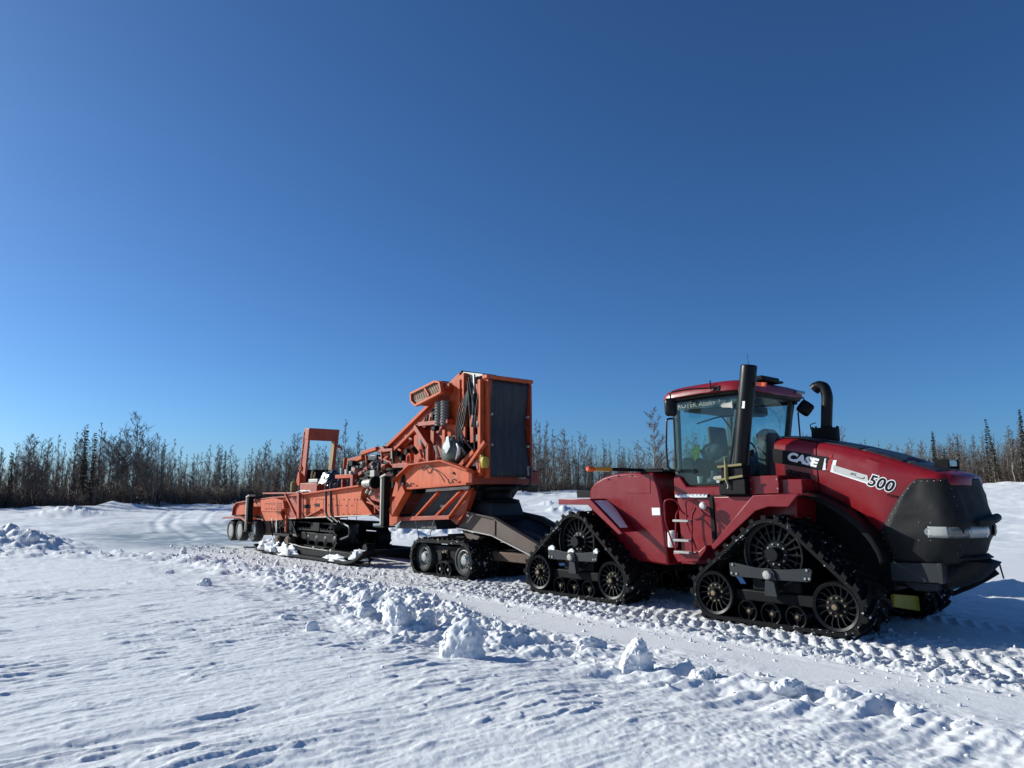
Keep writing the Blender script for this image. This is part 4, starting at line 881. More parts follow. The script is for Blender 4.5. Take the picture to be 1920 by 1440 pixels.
# parking legs
def leg(p0, p1, w, foot, name='parking_leg'):
    (x0, z0), (x1, z1) = p0, p1
    l = mp(MB().prism([(x0, z0), (x0+w, z0), (x0+w, z1), (x0, z1)], -1.62, -1.62+w), name, 'black_steel', .012)
    MB().box(x0-.004, x0+.055, -1.628, -1.60, z1+.02, z0-.02).build('leg_lit_edge', 'pale_metal', l)  # pale strip paints the lit near edge of the leg
    MB().box(x0-foot, x0+w+foot, -1.62-foot*.6, -1.62+w+foot*.6, z1-.035, z1).build('leg_foot', 'black_steel', l, bevel=.008)
    MB().prism([(x0-.02, z0), (x0+w+.08, z0+.07), (x0+w+.08, z0+.02), (x0-.02, z0-.05)], -1.64, -1.60+w).build('leg_cap', 'pale_metal', l, bevel=.006)
    return l
leg((-19.943,1.849), (-19.884,0.665), .20, .12)
leg((-10.647,2.364), (-10.622,1.113), .18, .14)
mp(MB().bar(((-19.943,1.849)[0]+.2, -1.45, 1.35), ((-19.943,1.849)[0]+.2, YN+.1, 1.35), .25, .3), 'leg_bracket', 'orange_shaded')
mp(MB().bar(((-10.621,2.364)[0]+.15, -1.45, 1.7), ((-10.621,2.364)[0]+.15, YN+.1, 1.7), .25, .3), 'leg_bracket', 'orange_shaded')
# crawler undercarriage hanging below the hull
U0, U1 = (-17.171,1.084), (-13.036,1.186)
mp(MB().box(U0[0], U1[0]-.9, YN+.1, YF-.1, 1.02, U0[1]-.02), 'undercarriage_upper', 'black_steel')
mp(MB().box(U0[0]-.2, U0[0]+.55, YN+.0, YF-.1, .55, 1.05), 'undercarriage_rear', 'black_steel')
mp(MB().box(U0[0]+1.6, U0[0]+2.2, YN+.05, YF-.1, .80, 1.05), 'undercarriage_bracket', 'black_steel')
for cy in (YN+.28, YF-.30):
    pth, ln_ = hull_path([(U0[0]+.05, .58, .27), (U1[0]-1.1, .58, .27)], 110)
    b = belt_mesh(pth, .42, .05); b.v = [(x, y+cy, z) for x, y, z in b.v]; cb = mp(b, 'crawler_track', 'black_steel', 0)
    b = MB(); tt, nn = belt_frames(pth)
    for k in range(0, 110, 3): q = Vector((pth[k][0], cy, pth[k][1])); nv = Vector((nn[k][0], 0, nn[k][1])); b.bar(q+Vector((0, -.21, 0))+nv*.02, q+Vector((0, .21, 0))+nv*.02, .05, .05, up=tuple(nv))
    b.build('track_shoes', 'black_steel', cb, kind='stuff')
    for x in np.linspace(U0[0]+.05, U1[0]-1.1, 6): MB().lathe([(0, -.17), (.06, -.17), (.16, -.13), (.17, 0), (.16, .13), (0, .17)], (x, cy, .53), n=16, closed=False).build('track_roller', 'black_gloss', cb)
    MB().box(U0[0]+.1, U1[0]-1.15, cy-.14, cy+.14, .48, .74).build('crawler_beam', 'black_steel', cb, bevel=.02)
mp(MB().box(U0[0]+.5, U1[0]-1.6, YN+.5, YF-.5, .5, 1.0), 'crawler_frame', 'black_steel', .05)
mp(MB().lathe([(.0, 0), (.42, 0), (.45, .03), (.45, .55), (.30, .62)], ((U0[0]+U1[0])/2+.55, YC-.35, .45), axis='z', n=24, closed=False), 'slew_drum', 'black_gloss', 0)
mp(MB().tube(arc_path([(U1[0]-.9, -1.2, 1.18), (U1[0]+.1, -1.25, 1.0), (U1[0]+.1, -1.25, .75), (U1[0]-.6, -1.15, .62)], r=.3), .035, 8), 'drooping_hose', 'hose_rubber', 0)
for px, w in ((512, .09), (525, .06), (533, .08)):
    pass
for (x, z0, z1, m) in (((-18.149,1.034)[0], 1.12, .80, 'pale_metal'), ((-17.748,1.044)[0], 1.12, .62, 'pale_metal'), ((-17.017,1.063)[0], 1.25, .72, 'orange_paint'), ((-17.357,1.054)[0], 1.1, .60, 'black_steel')):
    mp(MB().box(x-.05, x+.05, -1.40, -1.36, z1, z0), 'hanging_link', m, .01)
mp(MB().box((-17.837,0.643)[0], (-16.566,0.691)[0], -1.45, -.9, .58, .66), 'skid_bracket', 'black_steel')
mp(MB().bar((-16.681,-1.350,1.104), (-16.194,-1.350,0.654), .05, .05, up=(0, 1, 0)), 'undercarriage_strut', 'black_steel', 0)
# ---- deck clutter
DZ = HULL[4][1]
mp(MB().box((-16.683,2.291)[0], (-15.435,2.273)[0], -1.1, .5, DZ, DZ+.36), 'control_base', 'orange_shaded', .02)
# hollow feed hoop: near post, far post, lintel
X0 = (-17.210,2.299)[0]; tilt = .12
def hoop(y, w, name, mat):
    return mp(MB().prism([(X0-.02, 2.30), (X0+.34, 2.30), (X0+.58, 4.0), (X0+.24, 4.0)], y-w/2, y+w/2), name, mat, .015)
hoop(-.84, .07, 'hoop_post', 'orange_shaded'); hoop(.16, .07, 'hoop_post', 'orange_shaded')
mp(MB().prism([(X0+.14, 3.72), (X0+.52, 3.68), (X0+.60, 4.08), (X0+.22, 4.10)], -.88, .22), 'hoop_lintel', 'orange_shaded', .02)
mp(MB().prism([(X0+.05, 2.6), (X0+.30, 2.6), (X0+.50, 3.70), (X0+.26, 3.72)], .095, .122), 'hoop_inner_face', 'tan_matte', 0)  # thin tan sheet over the far post's inner face
mp(MB().prism([(X0+.0, 2.32), (X0+.34, 2.32), (X0+.38, 2.72), (X0+.06, 2.72)], -.80, .12), 'hoop_sill', 'black_steel', .01)
mp(MB().prism([(X0-.1, 2.20), (X0+.22, 2.20), (X0+.18, 2.6), (X0+.06, 2.65)], -.98, -.86), 'hoop_gusset', 'orange_paint', .01)
mp(MB().prism([(X0-.01, 2.62), (X0+.04, 2.62), (X0+.26, 3.98), (X0+.20, 3.98)], -.90, -.87), 'hoop_edge', 'orange_paint', .006)
mp(MB().lathe([(.05, -.02), (.085, -.02), (.085, .02), (.05, .02), (.05, -.02)], (X0+.08, -.90, 2.78), n=16, closed=False), 'lifting_eye', 'orange_paint', 0)
mp(MB().prism([(X0+.50, 3.48), (X0+.72, 3.36), (X0+.74, 3.42), (X0+.56, 3.56)], .2, .26), 'hoop_lug', 'orange_shaded')
for k in range(5): mp(MB().cyl((X0+.10+.045*k, -.89, 2.95+.22*k), (X0+.10+.045*k, -.87, 2.95+.22*k), .02, 8), 'hoop_bolt', 'pale_metal', 0)
for x, h in (((-16.172,2.625)[0], .48), ((-15.977,2.620)[0], .40)): mp(MB().tube([(x, -.95, DZ+.3), (x+.02, -.95, DZ+.3+h*.7), (x+.08, -.95, DZ+.3+h)], [.03, .035, .02], 8), 'control_lever', 'tan_matte', 0)
mp(MB().box((-16.021,2.450)[0], (-15.373,2.437)[0], -1.12, -.8, DZ+.36, DZ+.48), 'lever_box', 'pale_metal', .02)
a = (-17.373,2.125); mp(MB().lathe([(.0, -.05), (.10, -.05), (.11, 0), (.11, .30), (.06, .38), (0, .39)], (a[0], -1.0, 1.97), axis='z', n=16, closed=False), 'beacon_bin', 'strap_yellow', 0)
b = MB(); rows = []
for i in range(12):
    t = i/11; rows.append([((-16.920,1.948)[0]+t*1.25, -1.15+v*.4, 1.965+.16*math.sin(math.pi*(t*.94+.03))**.6*math.sin(math.pi*(v*.9+.05))**.5*(.75+.6*mnoise.noise((t*6, v*3, 4)))) for v in np.linspace(0, 1, 7)])
b.grid(rows).build('snow_patch', 'snow_clod', mach)
# valve bench with canisters
a, c = (-14.031,2.441), (-13.043,2.420); zz = a[1]
mp(MB().box(a[0], c[0], -1.2, -.7, zz-.07, zz+.04), 'valve_bench', 'orange_paint')
mp(MB().box(c[0]-.05, c[0]+.10, -1.2, -.6, DZ, zz+.02), 'bench_leg', 'orange_shaded'); mp(MB().box(a[0]+.3, a[0]+.38, -1.15, -1.05, DZ+.05, zz-.06), 'bench_leg', 'orange_shaded')
for k in range(4): mp(MB().cyl((a[0]+.15+.22*k, -1.05+.08*(k % 2), zz+.04), (a[0]+.15+.22*k, -1.05+.08*(k % 2), zz+.24+.06*(k % 3)), .06, 12), 'valve_canister', ('silver', 'grey_steel', 'black_gloss', 'pale_metal')[k], .01)
mp(MB().box(a[0]+.1, c[0]-.1, -.95, -.7, zz+.04, zz+.30), 'oil_cooler', 'pale_metal')
mp(MB().box((-14.433,2.258)[0], (-12.911,2.311)[0], -1.22, -.9, DZ+.04, DZ+.14), 'deck_rail', 'orange_paint')
for k in range(9):
    x = a[0]-.4+k*.26; mp(MB().tube(arc_path([(x, -1.1, DZ+.1), (x+R.uniform(-.1, .1), -1.15, DZ+R.uniform(.25, .5)), (x+R.uniform(.1, .3), -.9, DZ+R.uniform(.2, .6)), (x+.35, -.8, DZ+.15)], r=.1), .022, 6), 'deck_hose', 'hose_rubber', 0)
# engine bay: dark block, silencer, frames
E0, E1 = (-13.420,2.477), (-10.627,2.552)
mp(MB().box(E0[0], E1[0], -.55, YF-.1, DZ, 2.85), 'engine_block', 'black_steel', .05)
mp(MB().box(E0[0]+.2, E0[0]+1.2, -.95, -.5, DZ+.1, DZ+.55), 'engine_sump', 'rust_gear', .03)
mp(MB().prism([(-13.625,2.797), (-12.740,2.888), (-12.667,2.642), (-13.481,2.557)], -.85, -.3), 'air_filter', 'black_gloss', .03)
s0, s1 = Vector((-12.221,-1.000,2.611)), Vector((-12.100,-0.750,2.716))
sil = MB().tube([s0, s0+(s1-s0)*.06, s1], [.10, .165, .165], 20); mp(sil, 'silencer', 'grey_steel', 0)
for t in (.35, .7, .95): mp(MB().tube([s0+(s1-s0)*t, s0+(s1-s0)*(t+.05)], .172, 20), 'silencer_band', 'black_steel', 0)
def ob(p, q, w, h, name='frame_bar', mat='orange_paint', up=(0, 1, 0)): return mp(MB().bar(p, q, w, h, up=up), name, mat)
ob((-12.729,-1.000,3.065), (-11.892,-1.000,3.160), .10, .16)
ob((-13.001,-1.000,2.894), (-12.630,-1.000,2.955), .12, .22)
ob((-13.833,-1.000,2.642), (-13.787,-1.000,2.987), .05, .10)
ob((-13.508,-1.000,2.757), (-13.005,-1.000,2.955), .06, .10)
ob((-14.095,-0.800,2.845), (-13.371,-0.800,2.913), .20, .08, mat='orange_shaded')
ob((-11.889,-1.000,3.086), (-11.098,-1.000,3.091), .08, .06, mat='orange_shaded')
ob((-11.823,-1.000,2.907), (-11.140,-1.000,2.736), .05, .05, mat='orange_shaded')
ob((-12.947,-1.000,2.465), (-12.139,-1.000,2.771), .10, .05, mat='orange_shaded')
ob((-12.538,-1.020,3.056), (-12.346,-1.020,2.228), .05, .05, name='support_rod', mat='orange_shaded')
ob((-11.681,-1.020,3.090), (-11.540,-1.020,2.432), .05, .05, name='support_rod', mat='orange_shaded')
ob((-11.124,-1.000,3.050), (-11.056,-1.000,2.676), .07, .05, mat='black_steel')
ob((-11.152,-1.000,3.051), (-11.145,-1.000,2.850), .05, .05, mat='pale_metal')
mp(MB().prism([(-11.977,3.153), (-11.691,3.227), (-11.517,3.130), (-11.569,3.016), (-11.973,3.049)], -1.0, -.6), 'turret_cap', 'orange_shaded', .02)
mp(MB().box((-13.469,3.197)[0], (-12.840,3.167)[0], -.5, .3, 2.88, 3.05), 'battery_case', 'hood_black', .02)
# belts and pulleys near the boom foot
a = (-10.769,2.907); mp(MB().lathe([(.36, -.03), (.38, -.03), (.38, .03), (.36, .03)], (a[0], -.95, a[1]-.35), axis='z', n=24), 'belt_guard', 'black_steel', 0)
for k in range(2): mp(MB().cyl((a[0]-.15+.3*k, -1.0, a[1]-.85), (a[0]-.15+.3*k, -1.0, a[1]-.38), .12, 14), 'fuel_filter', ('black_gloss', 'grey_steel')[k], .02)
mp(MB().box((-10.949,2.701)[0], (-10.164,2.674)[0], -1.1, -.6, (-10.945,2.602)[1]-.05, (-10.945,2.602)[1]+.10), 'filter_shelf', 'orange_shaded')
a = (-10.165,2.796); mp(MB().tube([(a[0]+.1*math.cos(t), -1.08, a[1]+.13*math.sin(t)) for t in np.linspace(0, 6.28, 15)], .03, 6), 'tow_shackle', 'orange_paint', 0)
# winch drum
w0, w1 = (-12.140,-1.250,2.195), (-11.616,-1.250,2.217)
mp(MB().tube([w0, w1], .11, 18), 'winch_drum', 'pale_metal', 0); mp(MB().tube([w1, lerp(w1, w0, -.12)], .17, 18), 'winch_flange', 'black_steel', 0)
mp(MB().prism([(-12.286,2.095), (-11.414,2.086), (-11.340,1.649), (-12.210,1.788)], -1.1, .3), 'neck_body', 'orange_shaded')
ob((-11.890,-1.280,1.804), (-11.195,-1.280,1.471), .05, .08, mat='orange_shaded'); ob((-11.944,-1.280,1.703), (-11.254,-1.280,1.568), .04, .04); ob((-11.510,-1.280,1.649), (-11.471,-1.280,1.411), .05, .05)
for px, py in ((687, 925), (694, 924)):
    pass
for p in ((-12.039,-1.250,1.948), (-11.832,-1.250,1.904)): mp(MB().tube([p, (p[0]+.12, p[1], p[2]+.1)], .045, 10), 'pipe_fitting', 'pale_metal', 0)
mp(MB().prism([(-11.750,1.347), (-11.272,1.357), (-11.266,1.218)], -1.2, .6), 'neck_keel', 'black_steel', .01)
# two hoses slung over the hull side
for px in (0, 1):
    top = ((-14.343,-1.300,2.256), (-14.032,-1.300,2.283))[px]; bot = ((-14.177,-1.380,1.274), (-13.870,-1.380,1.280))[px]
    mp(MB().tube(arc_path([(top[0], -1.15, top[2]), (top[0], -1.34, top[2]-.03), (bot[0]-.06, -1.36, (top[2]+bot[2])/2), (bot[0], -1.38, bot[2]), (bot[0]+.45, -1.36, bot[2]-.16)], r=.3, seg=7), .032, 8), 'slung_hose', 'hose_rubber', 0)

# ---- gooseneck side frame
GP = [(-10.473,2.241), (-9.663,2.631), (-9.055,2.663), (-8.291,2.683), (-7.739,2.549), (-7.254,2.426), (-7.253,2.130), (-9.733,2.044), (-10.419,1.429), (-10.183,1.274), (-10.564,1.117), (-10.761,1.111), (-10.741,1.642)]
GX = GP[5][0]
mp(MB().prism(GP, -1.28, -1.22), 'neck_side_plate', 'orange_faded', .006)
mp(MB().prism(GP, 2*YC+1.22, 2*YC+1.28), 'neck_side_plate', 'orange_faded', .006)
edge_flange(GP[:6], -1.33, .18, .035, 'neck_top_flange', 'orange_paint')
edge_flange([GP[6], GP[7]], -1.33, .20, .05, 'neck_bottom_flange', 'orange_paint')
ob((GP[7][0]-.02, -1.40, GP[7][1]), (GP[8][0]+.05, -1.40, GP[8][1]), .24, .20, name='neck_knee', mat='orange_paint', up=(0, 1, 0))
mp(MB().prism([GP[1], GP[4], GP[6], GP[7], (GP[7][0]-.3, GP[7][1]+.1)], -1.2, 2*YC+1.2), 'neck_core', 'orange_shaded', .01)
for z, x in (((-10.097,1.967)[1], (-10.097,1.967)[0]),): mp(MB().prism([(x-.12, z-.55), (x+.1, z-.5), (x+.1, z+.35), (x-.02, z+.5), (x-.12, z+.3)], -1.292, -1.27), 'neck_slot_shade', 'decal_black', .02)  # dark plate on the surface paints the slot's inner shade
mp(MB().bar((-10.063,-1.310,2.194), (-10.046,-1.310,1.661), .05, .06, up=(0, 1, 0)), 'slot_rod', 'silver', 0)
# front cross beam facing forward
fy = (0.731,2.227)
mp(MB().box(GX-.12, GX, -1.28, fy[0], GP[6][1]-.01, GP[5][1]+.0), 'front_cross_beam', 'orange_shaded', .012)
mp(MB().box(GX, GX+.012, -1.15, -.72, GP[6][1]+.16, GP[5][1]-.10), 'name_plate', 'orange_shaded', 0)
mp(MB().box(GX, GX+.01, fy[0]-.62, fy[0]-.35, GP[5][1]-.18, GP[5][1]-.10), 'serial_plate', 'pale_metal', 0)
b = MB()
for y in (-.35, -.1, .15): b.cyl((GX-.01, y, GP[6][1]+.22), (GX+.015, y, GP[6][1]+.22), .05, 12)
b.build('beam_bolts', 'rust_gear', mach, kind='stuff')
mp(MB().prism([(GX-1.2, GP[6][1]-.02), (GX-.02, GP[6][1]-.02), (GX-.25, GP[6][1]-.16), (GX-1.1, GP[6][1]-.16)], -1.0, .6), 'king_pin_plate', 'black_steel', .01)
# hooks on the side plate
for p in ((-9.092,-1.300,2.515), (-9.777,-1.300,2.124), (-8.000,-1.300,2.189)):
    mp(MB().tube(arc_path([(p[0]-.06, -1.34, p[2]+.05), (p[0], -1.36, p[2]-.05), (p[0]+.1, -1.36, p[2]-.03), (p[0]+.17, -1.36, p[2]+.06), (p[0]+.26, -1.33, p[2]+.02)], r=.05), .016, 6), 'chain_hook', 'rust_gear', 0)
mp(MB().tube(arc_path([(-8.934,-1.360,2.586), (-8.659,-1.360,2.514), (-8.435,-1.360,2.407), (-8.324,-1.360,2.330), (-8.171,-1.360,2.179)], r=.2), .014, 6), 'brake_line', 'rust_gear', 0)
mp(MB().cyl((*(-7.918,-1.300,2.383)[:1], -1.31, (-7.918,2.383)[1]), (*(-7.918,-1.300,2.383)[:1], -1.28, (-7.918,2.383)[1]), .03, 10), 'vent_plug', 'decal_black', 0)
# hanging chute under the neck: belts between slanted bars
C0, C1, C2, C3 = (-9.568,1.977), (-7.543,2.014), (-8.878,1.326), (-10.266,1.295)
mp(MB().prism([(C0[0], C0[1]), (C1[0]-.1, C1[1]), (C2[0]+.6, C2[1]+.05), (C3[0], C3[1])], -.98, 2*YC+.98), 'chute_belt', 'belt_rubber', .02)
for p, q in (((-8.586,-1.220,1.959), (-9.612,-1.220,1.312)), ((-7.693,-1.220,1.979), (-8.776,-1.220,1.331)), ((-7.371,-1.220,2.001), (-8.166,-1.220,1.369))): ob(p, q, .05, .11, name='chute_bar', mat='orange_paint')
ob((-10.281,-1.220,1.283), (-8.123,-1.220,1.370), .10, .10, name='chute_crossbar', mat='orange_shaded')
ob((-9.161,-1.200,1.988), (-7.437,-1.200,2.049), .07, .05, name='chute_rail', mat='pale_metal')
mp(MB().prism([(-10.473,1.235), (-8.951,1.285), (-8.834,1.062), (-10.726,1.024)], -1.1, .5), 'discharge_skirt', 'belt_rubber', .02)
mp(MB().prism([(-7.870,2.016), (-7.503,2.049), (-7.784,1.496), (-8.113,1.186), (-8.370,1.301)], -1.05, -.9), 'rear_support', 'orange_shaded')
for p, q in (((-9.565,-1.250,1.275), (-9.387,-1.250,0.832)), ((-8.754,-1.250,1.295), (-8.949,-1.250,0.876))): mp(MB().tube([p, q], .012, 5), 'tie_strap', 'wrap_green', 0)

# ---- conveyor boom climbing to the head
def boom(y, name, mat='orange_paint'):
    return mp(MB().prism([(-12.113,3.030), (-8.523,4.697), (-8.521,4.457), (-9.869,3.632), (-11.286,2.978), (-11.934,2.933)], y-.03, y+.03), name, mat)
boom(-.75, 'boom_side', 'orange_shaded'); boom(.25, 'boom_side', 'orange_shaded')
q0, q1 = Vector((-12.028,-0.800,3.055)), Vector((-8.279,-0.800,4.794))
ob(q0, q1, .09, .14, name='boom_rail', mat='orange_paint')
ob(q0+Vector((0, 1.1, 0)), q1+Vector((0, 1.1, 0)), .09, .14, name='boom_rail', mat='orange_paint')
mp(MB().prism([(q0.x, q0.z+.05), (q1.x, q1.z+.05), (q1.x, q1.z+.10), (q0.x, q0.z+.10)], -.82, .30), 'boom_belt', 'belt_rubber', .01)
ob((-11.761,-0.850,2.849), (-10.117,-0.850,3.645), .08, .10, name='boom_lower_rail')
for px, py in ((735, 832), (758, 810), (782, 785), (806, 760)):
    pass
for p in ((-11.267,-0.850,3.177), (-10.734,-0.850,3.448), (-10.195,-0.850,3.693)): ob(p, (p[0]+.35, p[1], p[2]-.12), .06, .05, name='boom_rib', mat='orange_shaded')
mp(MB().prism([(-12.130,2.930), (-11.131,3.383), (-10.096,3.798), (-9.179,3.929), (-9.116,2.620), (-10.683,2.615), (-11.600,2.526)], -.62, -.50), 'boom_web', 'orange_shaded', .01)
mp(MB().prism([(-11.850,2.798), (-10.975,3.169), (-10.606,3.235), (-10.591,2.668), (-11.447,2.579)], -.72, -.63), 'web_panel', 'orange_paint', .01)
for p in ((-11.221,-0.740,3.005), (-10.973,-0.740,2.879), (-10.737,-0.740,3.011)): mp(MB().cyl(p, (p[0], p[1]-.1, p[2]), .09, 12), 'hydraulic_motor', 'black_steel', .01)
# guarded roller box beside the boom
RBX = [(-9.714,4.430), (-8.621,4.611), (-8.439,4.563), (-8.368,4.321), (-9.483,4.108), (-9.683,4.236)]
rb = mp(MB().prism(RBX, -1.30, -.65), 'roller_guard', 'orange_shaded', .02)
cx = sum(p[0] for p in RBX)/6; cz = sum(p[1] for p in RBX)/6
for a, c in zip(RBX, RBX[1:]+RBX[:1]): MB().bar((a[0], -1.32, a[1]), (c[0], -1.32, c[1]), .05, .10, up=(0, 1, 0)).build('guard_frame', 'orange_faded', rb)
MB().prism([(cx+(x-cx)*.9, cz+(z-cz)*.82) for x, z in RBX], -1.315, -1.29).build('guard_mesh', 'wire_mesh', rb)
m0, m1 = lerp(RBX[0], RBX[1], .55), lerp(RBX[5], RBX[3], .6); MB().bar((m0[0], -1.33, m0[1]), (m1[0], -1.33, m1[1]), .05, .06, up=(0, 1, 0)).build('guard_bar', 'orange_paint', rb)
for k in range(13):
    t = (k+.5)/13; a, c = lerp(RBX[0], RBX[1], t), lerp(RBX[5], RBX[3], t); MB().bar((a[0], -1.322, a[1]), (c[0], -1.322, c[1]), .006, .008, up=(0, 1, 0)).build('mesh_wire', 'rust_gear', rb)
mp(MB().prism([(-9.572,4.805), (-9.260,4.766), (-9.164,4.672), (-9.044,4.412), (-9.326,4.416)], -.72, .2), 'roller_shroud', 'orange_shaded', .02)
ob((-8.562,-1.200,4.382), (-8.186,-1.200,4.494), .08, .10, name='guard_arm', mat='orange_shaded')
# head: side plates, frames, drums
HD = [(-8.381,4.660), (-7.948,4.774), (-7.863,4.750), (-7.896,3.098), (-8.149,2.922), (-8.562,2.942), (-8.685,3.862)]
mp(MB().prism(HD, -.98, -.92), 'head_side_plate', 'orange_paint', .006)
mp(MB().prism(HD, .42, .48), 'head_side_plate', 'orange_paint', .006)
mp(MB().prism([(-8.685,3.862), (-8.197,3.626), (-8.149,2.922), (-8.672,2.882), (-9.549,2.654), (-9.556,2.990)], -.9, .4), 'head_lower_body', 'orange_shaded', .01)
ob((-7.881,-1.000,4.747), (-7.873,-1.000,3.471), .08, .14, name='head_column')
ob((-8.094,-1.000,4.619), (-8.085,-1.000,3.512), .08, .06, name='head_column', mat='orange_paint')
mp(MB().prism([(-8.079,4.823), (-7.330,4.672), (-7.330,4.634), (-8.317,4.604), (-8.317,4.657)], -.9, .45), 'head_top', 'pale_metal', .006)
hx0 = (-7.908,3.992)[0]; hx1 = (-7.434,3.946)[0]
mp(MB().box(hx0-.25, hx1-.15, -.62, .35, 2.75, 4.5), 'head_shade_fill', 'black_steel', .02)  # solid black box paints the shade of the open head
mp(MB().box(hx0-.30, hx0-.02, -.93, -.68, 3.0, 3.75), 'drive_motor_case', 'black_steel', .03)
mp(MB().box(hx0-.10, hx1-.12, -.97, -.7, 2.75, 3.15), 'cavity_shade_fill', 'black_steel', .02)  # black block in place of the dark hollow, its shade painted
ob((-7.396,-1.100,4.647), (-7.353,-1.100,3.550), .05, .05, name='lift_ram_rod', mat='silver')
mp(MB().tube([(-7.348,-1.120,4.190), (-7.367,-1.120,3.697)], .055, 12), 'lift_ram', 'black_gloss', 0)
ob((-7.519,-1.050,3.715), (-7.497,-1.050,3.071), .12, .08, name='ram_link', mat='orange_paint')
ob((-7.319,-1.050,4.417), (-7.278,-1.050,3.424), .10, .10, name='head_strut', mat='orange_shaded')
for k in range(5): mp(MB().tube(arc_path([(-7.579,-1.100,4.343), (hx0-.05+.05*k, -1.12, 3.9-.1*k), (hx0-.12+.05*k, -1.14, 3.4), (hx0-.10+.07*k, -1.12, 3.0-.07*k), (hx0+.05*k, -1.05, 2.9)], r=.2), .018, 6), 'head_hose', 'hose_rubber', 0)
# front belt face with its posts
FX = (-7.003,3.404)[0]; fyr = (0.300,3.474)[0]; ztop = (-0.825,4.605)[1]; zbot = 2.30
def beltx(t): return FX-.06-.05*math.sin(math.pi*t)+.02*math.sin(9*t)
yl = -0.98+.03; rows = []
for i in range(22):
    t = i/21; z = zbot-.02+(ztop-.085-zbot)*t; pinch = 1-.05*math.exp(-((t-.55)/.3)**2); yc = (yl+fyr)/2-.04; hwid = (fyr-yl)/2+.01
    rows.append([(beltx(t)+.026*mnoise.noise((y*5, z*.8, 3))+.024*mnoise.noise((y*15, z*.4, 6))+.05*(1-t)**3, yc+y*hwid*pinch, z) for y in np.linspace(-1, 1, 61)])
mp(MB().box(FX-.24, FX-.20, -.95, fyr-.02, zbot, ztop-.1), 'belt_backing', 'black_steel', 0)
mp(MB().grid(rows), 'front_belt', 'belt_rubber', 0, solid=.02, angle=60)
for y in (-.98, fyr): mp(MB().prism([(FX-.16, zbot-.05), (FX+.02, zbot-.05), (FX+.02, ztop-.15), (FX-.03, ztop), (FX-.16, ztop)], y-.032, y+.032), 'belt_post', 'orange_paint' if y < 0 else 'orange_shaded', .012)
mp(MB().prism([(FX-.22, zbot), (FX-.10, zbot), (FX-.10, ztop-.1), (FX-.22, ztop-.1)], -1.14, -1.02), 'belt_post_outer', 'orange_paint', .02)
mp(MB().box(FX-.16, FX+.02, -1.05, fyr+.08, ztop-.09, ztop), 'belt_top_beam', 'orange_faded', .015)
ob((FX+.0, -.95, ztop-.12), (FX+.01, -1.0, ztop-.55), .06, .10, name='beam_gusset', up=(0, 1, 0))
for z in (3.0, 3.7): mp(MB().cyl((FX-.04, -.90, z), (FX+.03, -.90, z), .03, 10), 'belt_stud', 'pale_metal', 0); mp(MB().cyl((FX-.04, fyr-.1, z), (FX+.03, fyr-.1, z), .03, 10), 'belt_stud', 'pale_metal', 0)
mp(MB().tube(arc_path([(FX+.04, fyr-.05, 2.5), (FX+.06, fyr-.08, 2.35), (FX+.08, fyr-.1, 2.1), (FX-.1, fyr-.2, 1.95)], r=.1), .025, 6), 'beam_cable', 'hose_rubber', 0)
mp(MB().prism([(FX-.15, 2.3), (FX+.05, 2.32), (FX+.0, 2.55), (FX-.12, 2.5)], fyr-.12, fyr-.02), 'cable_clamp', 'pale_metal', .02)
ob((-7.586,-1.150,2.474), (-6.897,-1.150,3.057), .08, .10, name='tension_arm', mat='orange_paint')
ob((-7.874,-1.150,2.519), (-7.306,-1.150,2.862), .10, .10, name='tension_arm', mat='orange_paint')
ob((-7.312,-1.100,2.840), (-7.193,-1.100,2.451), .08, .10, name='tension_link', mat='orange_shaded')
a = (-6.936,2.573); mp(MB().lathe([(0, -.10), (.06, -.10), (.09, -.06), (.095, .08), (.07, .14), (0, .15)], (a[0], -1.15, a[1]), axis='z', n=14, closed=False), 'grease_canister', 'yellow_paint', 0)
a = (-7.051,2.648); mp(MB().tube([(a[0], -1.15, a[1]-.05), (a[0], -1.15, a[1]+.12)], .04, 10), 'grease_cap', 'yellow_paint', 0)
# gearbox bundle wrapped in dark sheeting, sieve lid, strut, pedestal
a = (-8.221,2.883); rows = []
for i in range(12):
    t = i/11; th = math.pi*t; rows.append([(a[0]+.33*math.sin(th)*math.cos(p)*(1+.2*mnoise.noise((math.cos(p)*2, t*3, 9))), -1.12+.22*math.sin(th)*math.sin(p), a[1]+.36*math.cos(th)*(1+.1*math.sin(5*p))) for p in np.linspace(0, 2*math.pi, 19)])
mp(MB().grid(rows), 'wrapped_gearbox', 'wrap_green', 0, angle=60)
mp(MB().prism([(-8.172,3.229), (-8.065,3.248), (-7.999,2.994), (-8.146,2.826), (-8.233,2.880)], -1.34, -1.30), 'wrap_fold', 'silver', .01)
mp(MB().tube([(-7.778,-1.300,3.052), (-7.694,-1.300,2.950), (-7.714,-1.300,2.804), (-7.816,-1.300,2.686)], [.03, .05, .05, .02], 8), 'wrap_fold', 'silver', 0)
mp(MB().prism([(-10.237,3.400), (-9.839,3.553), (-9.696,2.660), (-10.216,2.609)], -.9, .2), 'boom_pedestal', 'orange_paint', .01)
mp(MB().lathe([(0.0, -.02), (.17, -.02), (.18, 0), (.18, .05), (.0, .06)], ((-9.729,3.241)[0], -1.0, (-9.729,3.241)[1]), n=24, closed=False), 'inspection_lid', 'orange_paint', 0)
mp(MB().lathe([(0.0, -.03), (.11, -.028), (.12, -.02)], ((-9.730,3.268)[0], -1.0, (-9.730,3.268)[1]), n=20, closed=False), 'lid_mesh', 'wire_mesh', 0)
st = [Vector((-9.705,-1.150,3.598)), Vector((-9.117,-1.150,3.080)), Vector((-9.107,-1.150,2.557))]
ob(st[0], st[1], .12, .20, name='boom_strut', mat='orange_shaded'); ob(st[1]+Vector((0, 0, .05)), st[2], .12, .18, name='boom_strut', mat='orange_shaded')
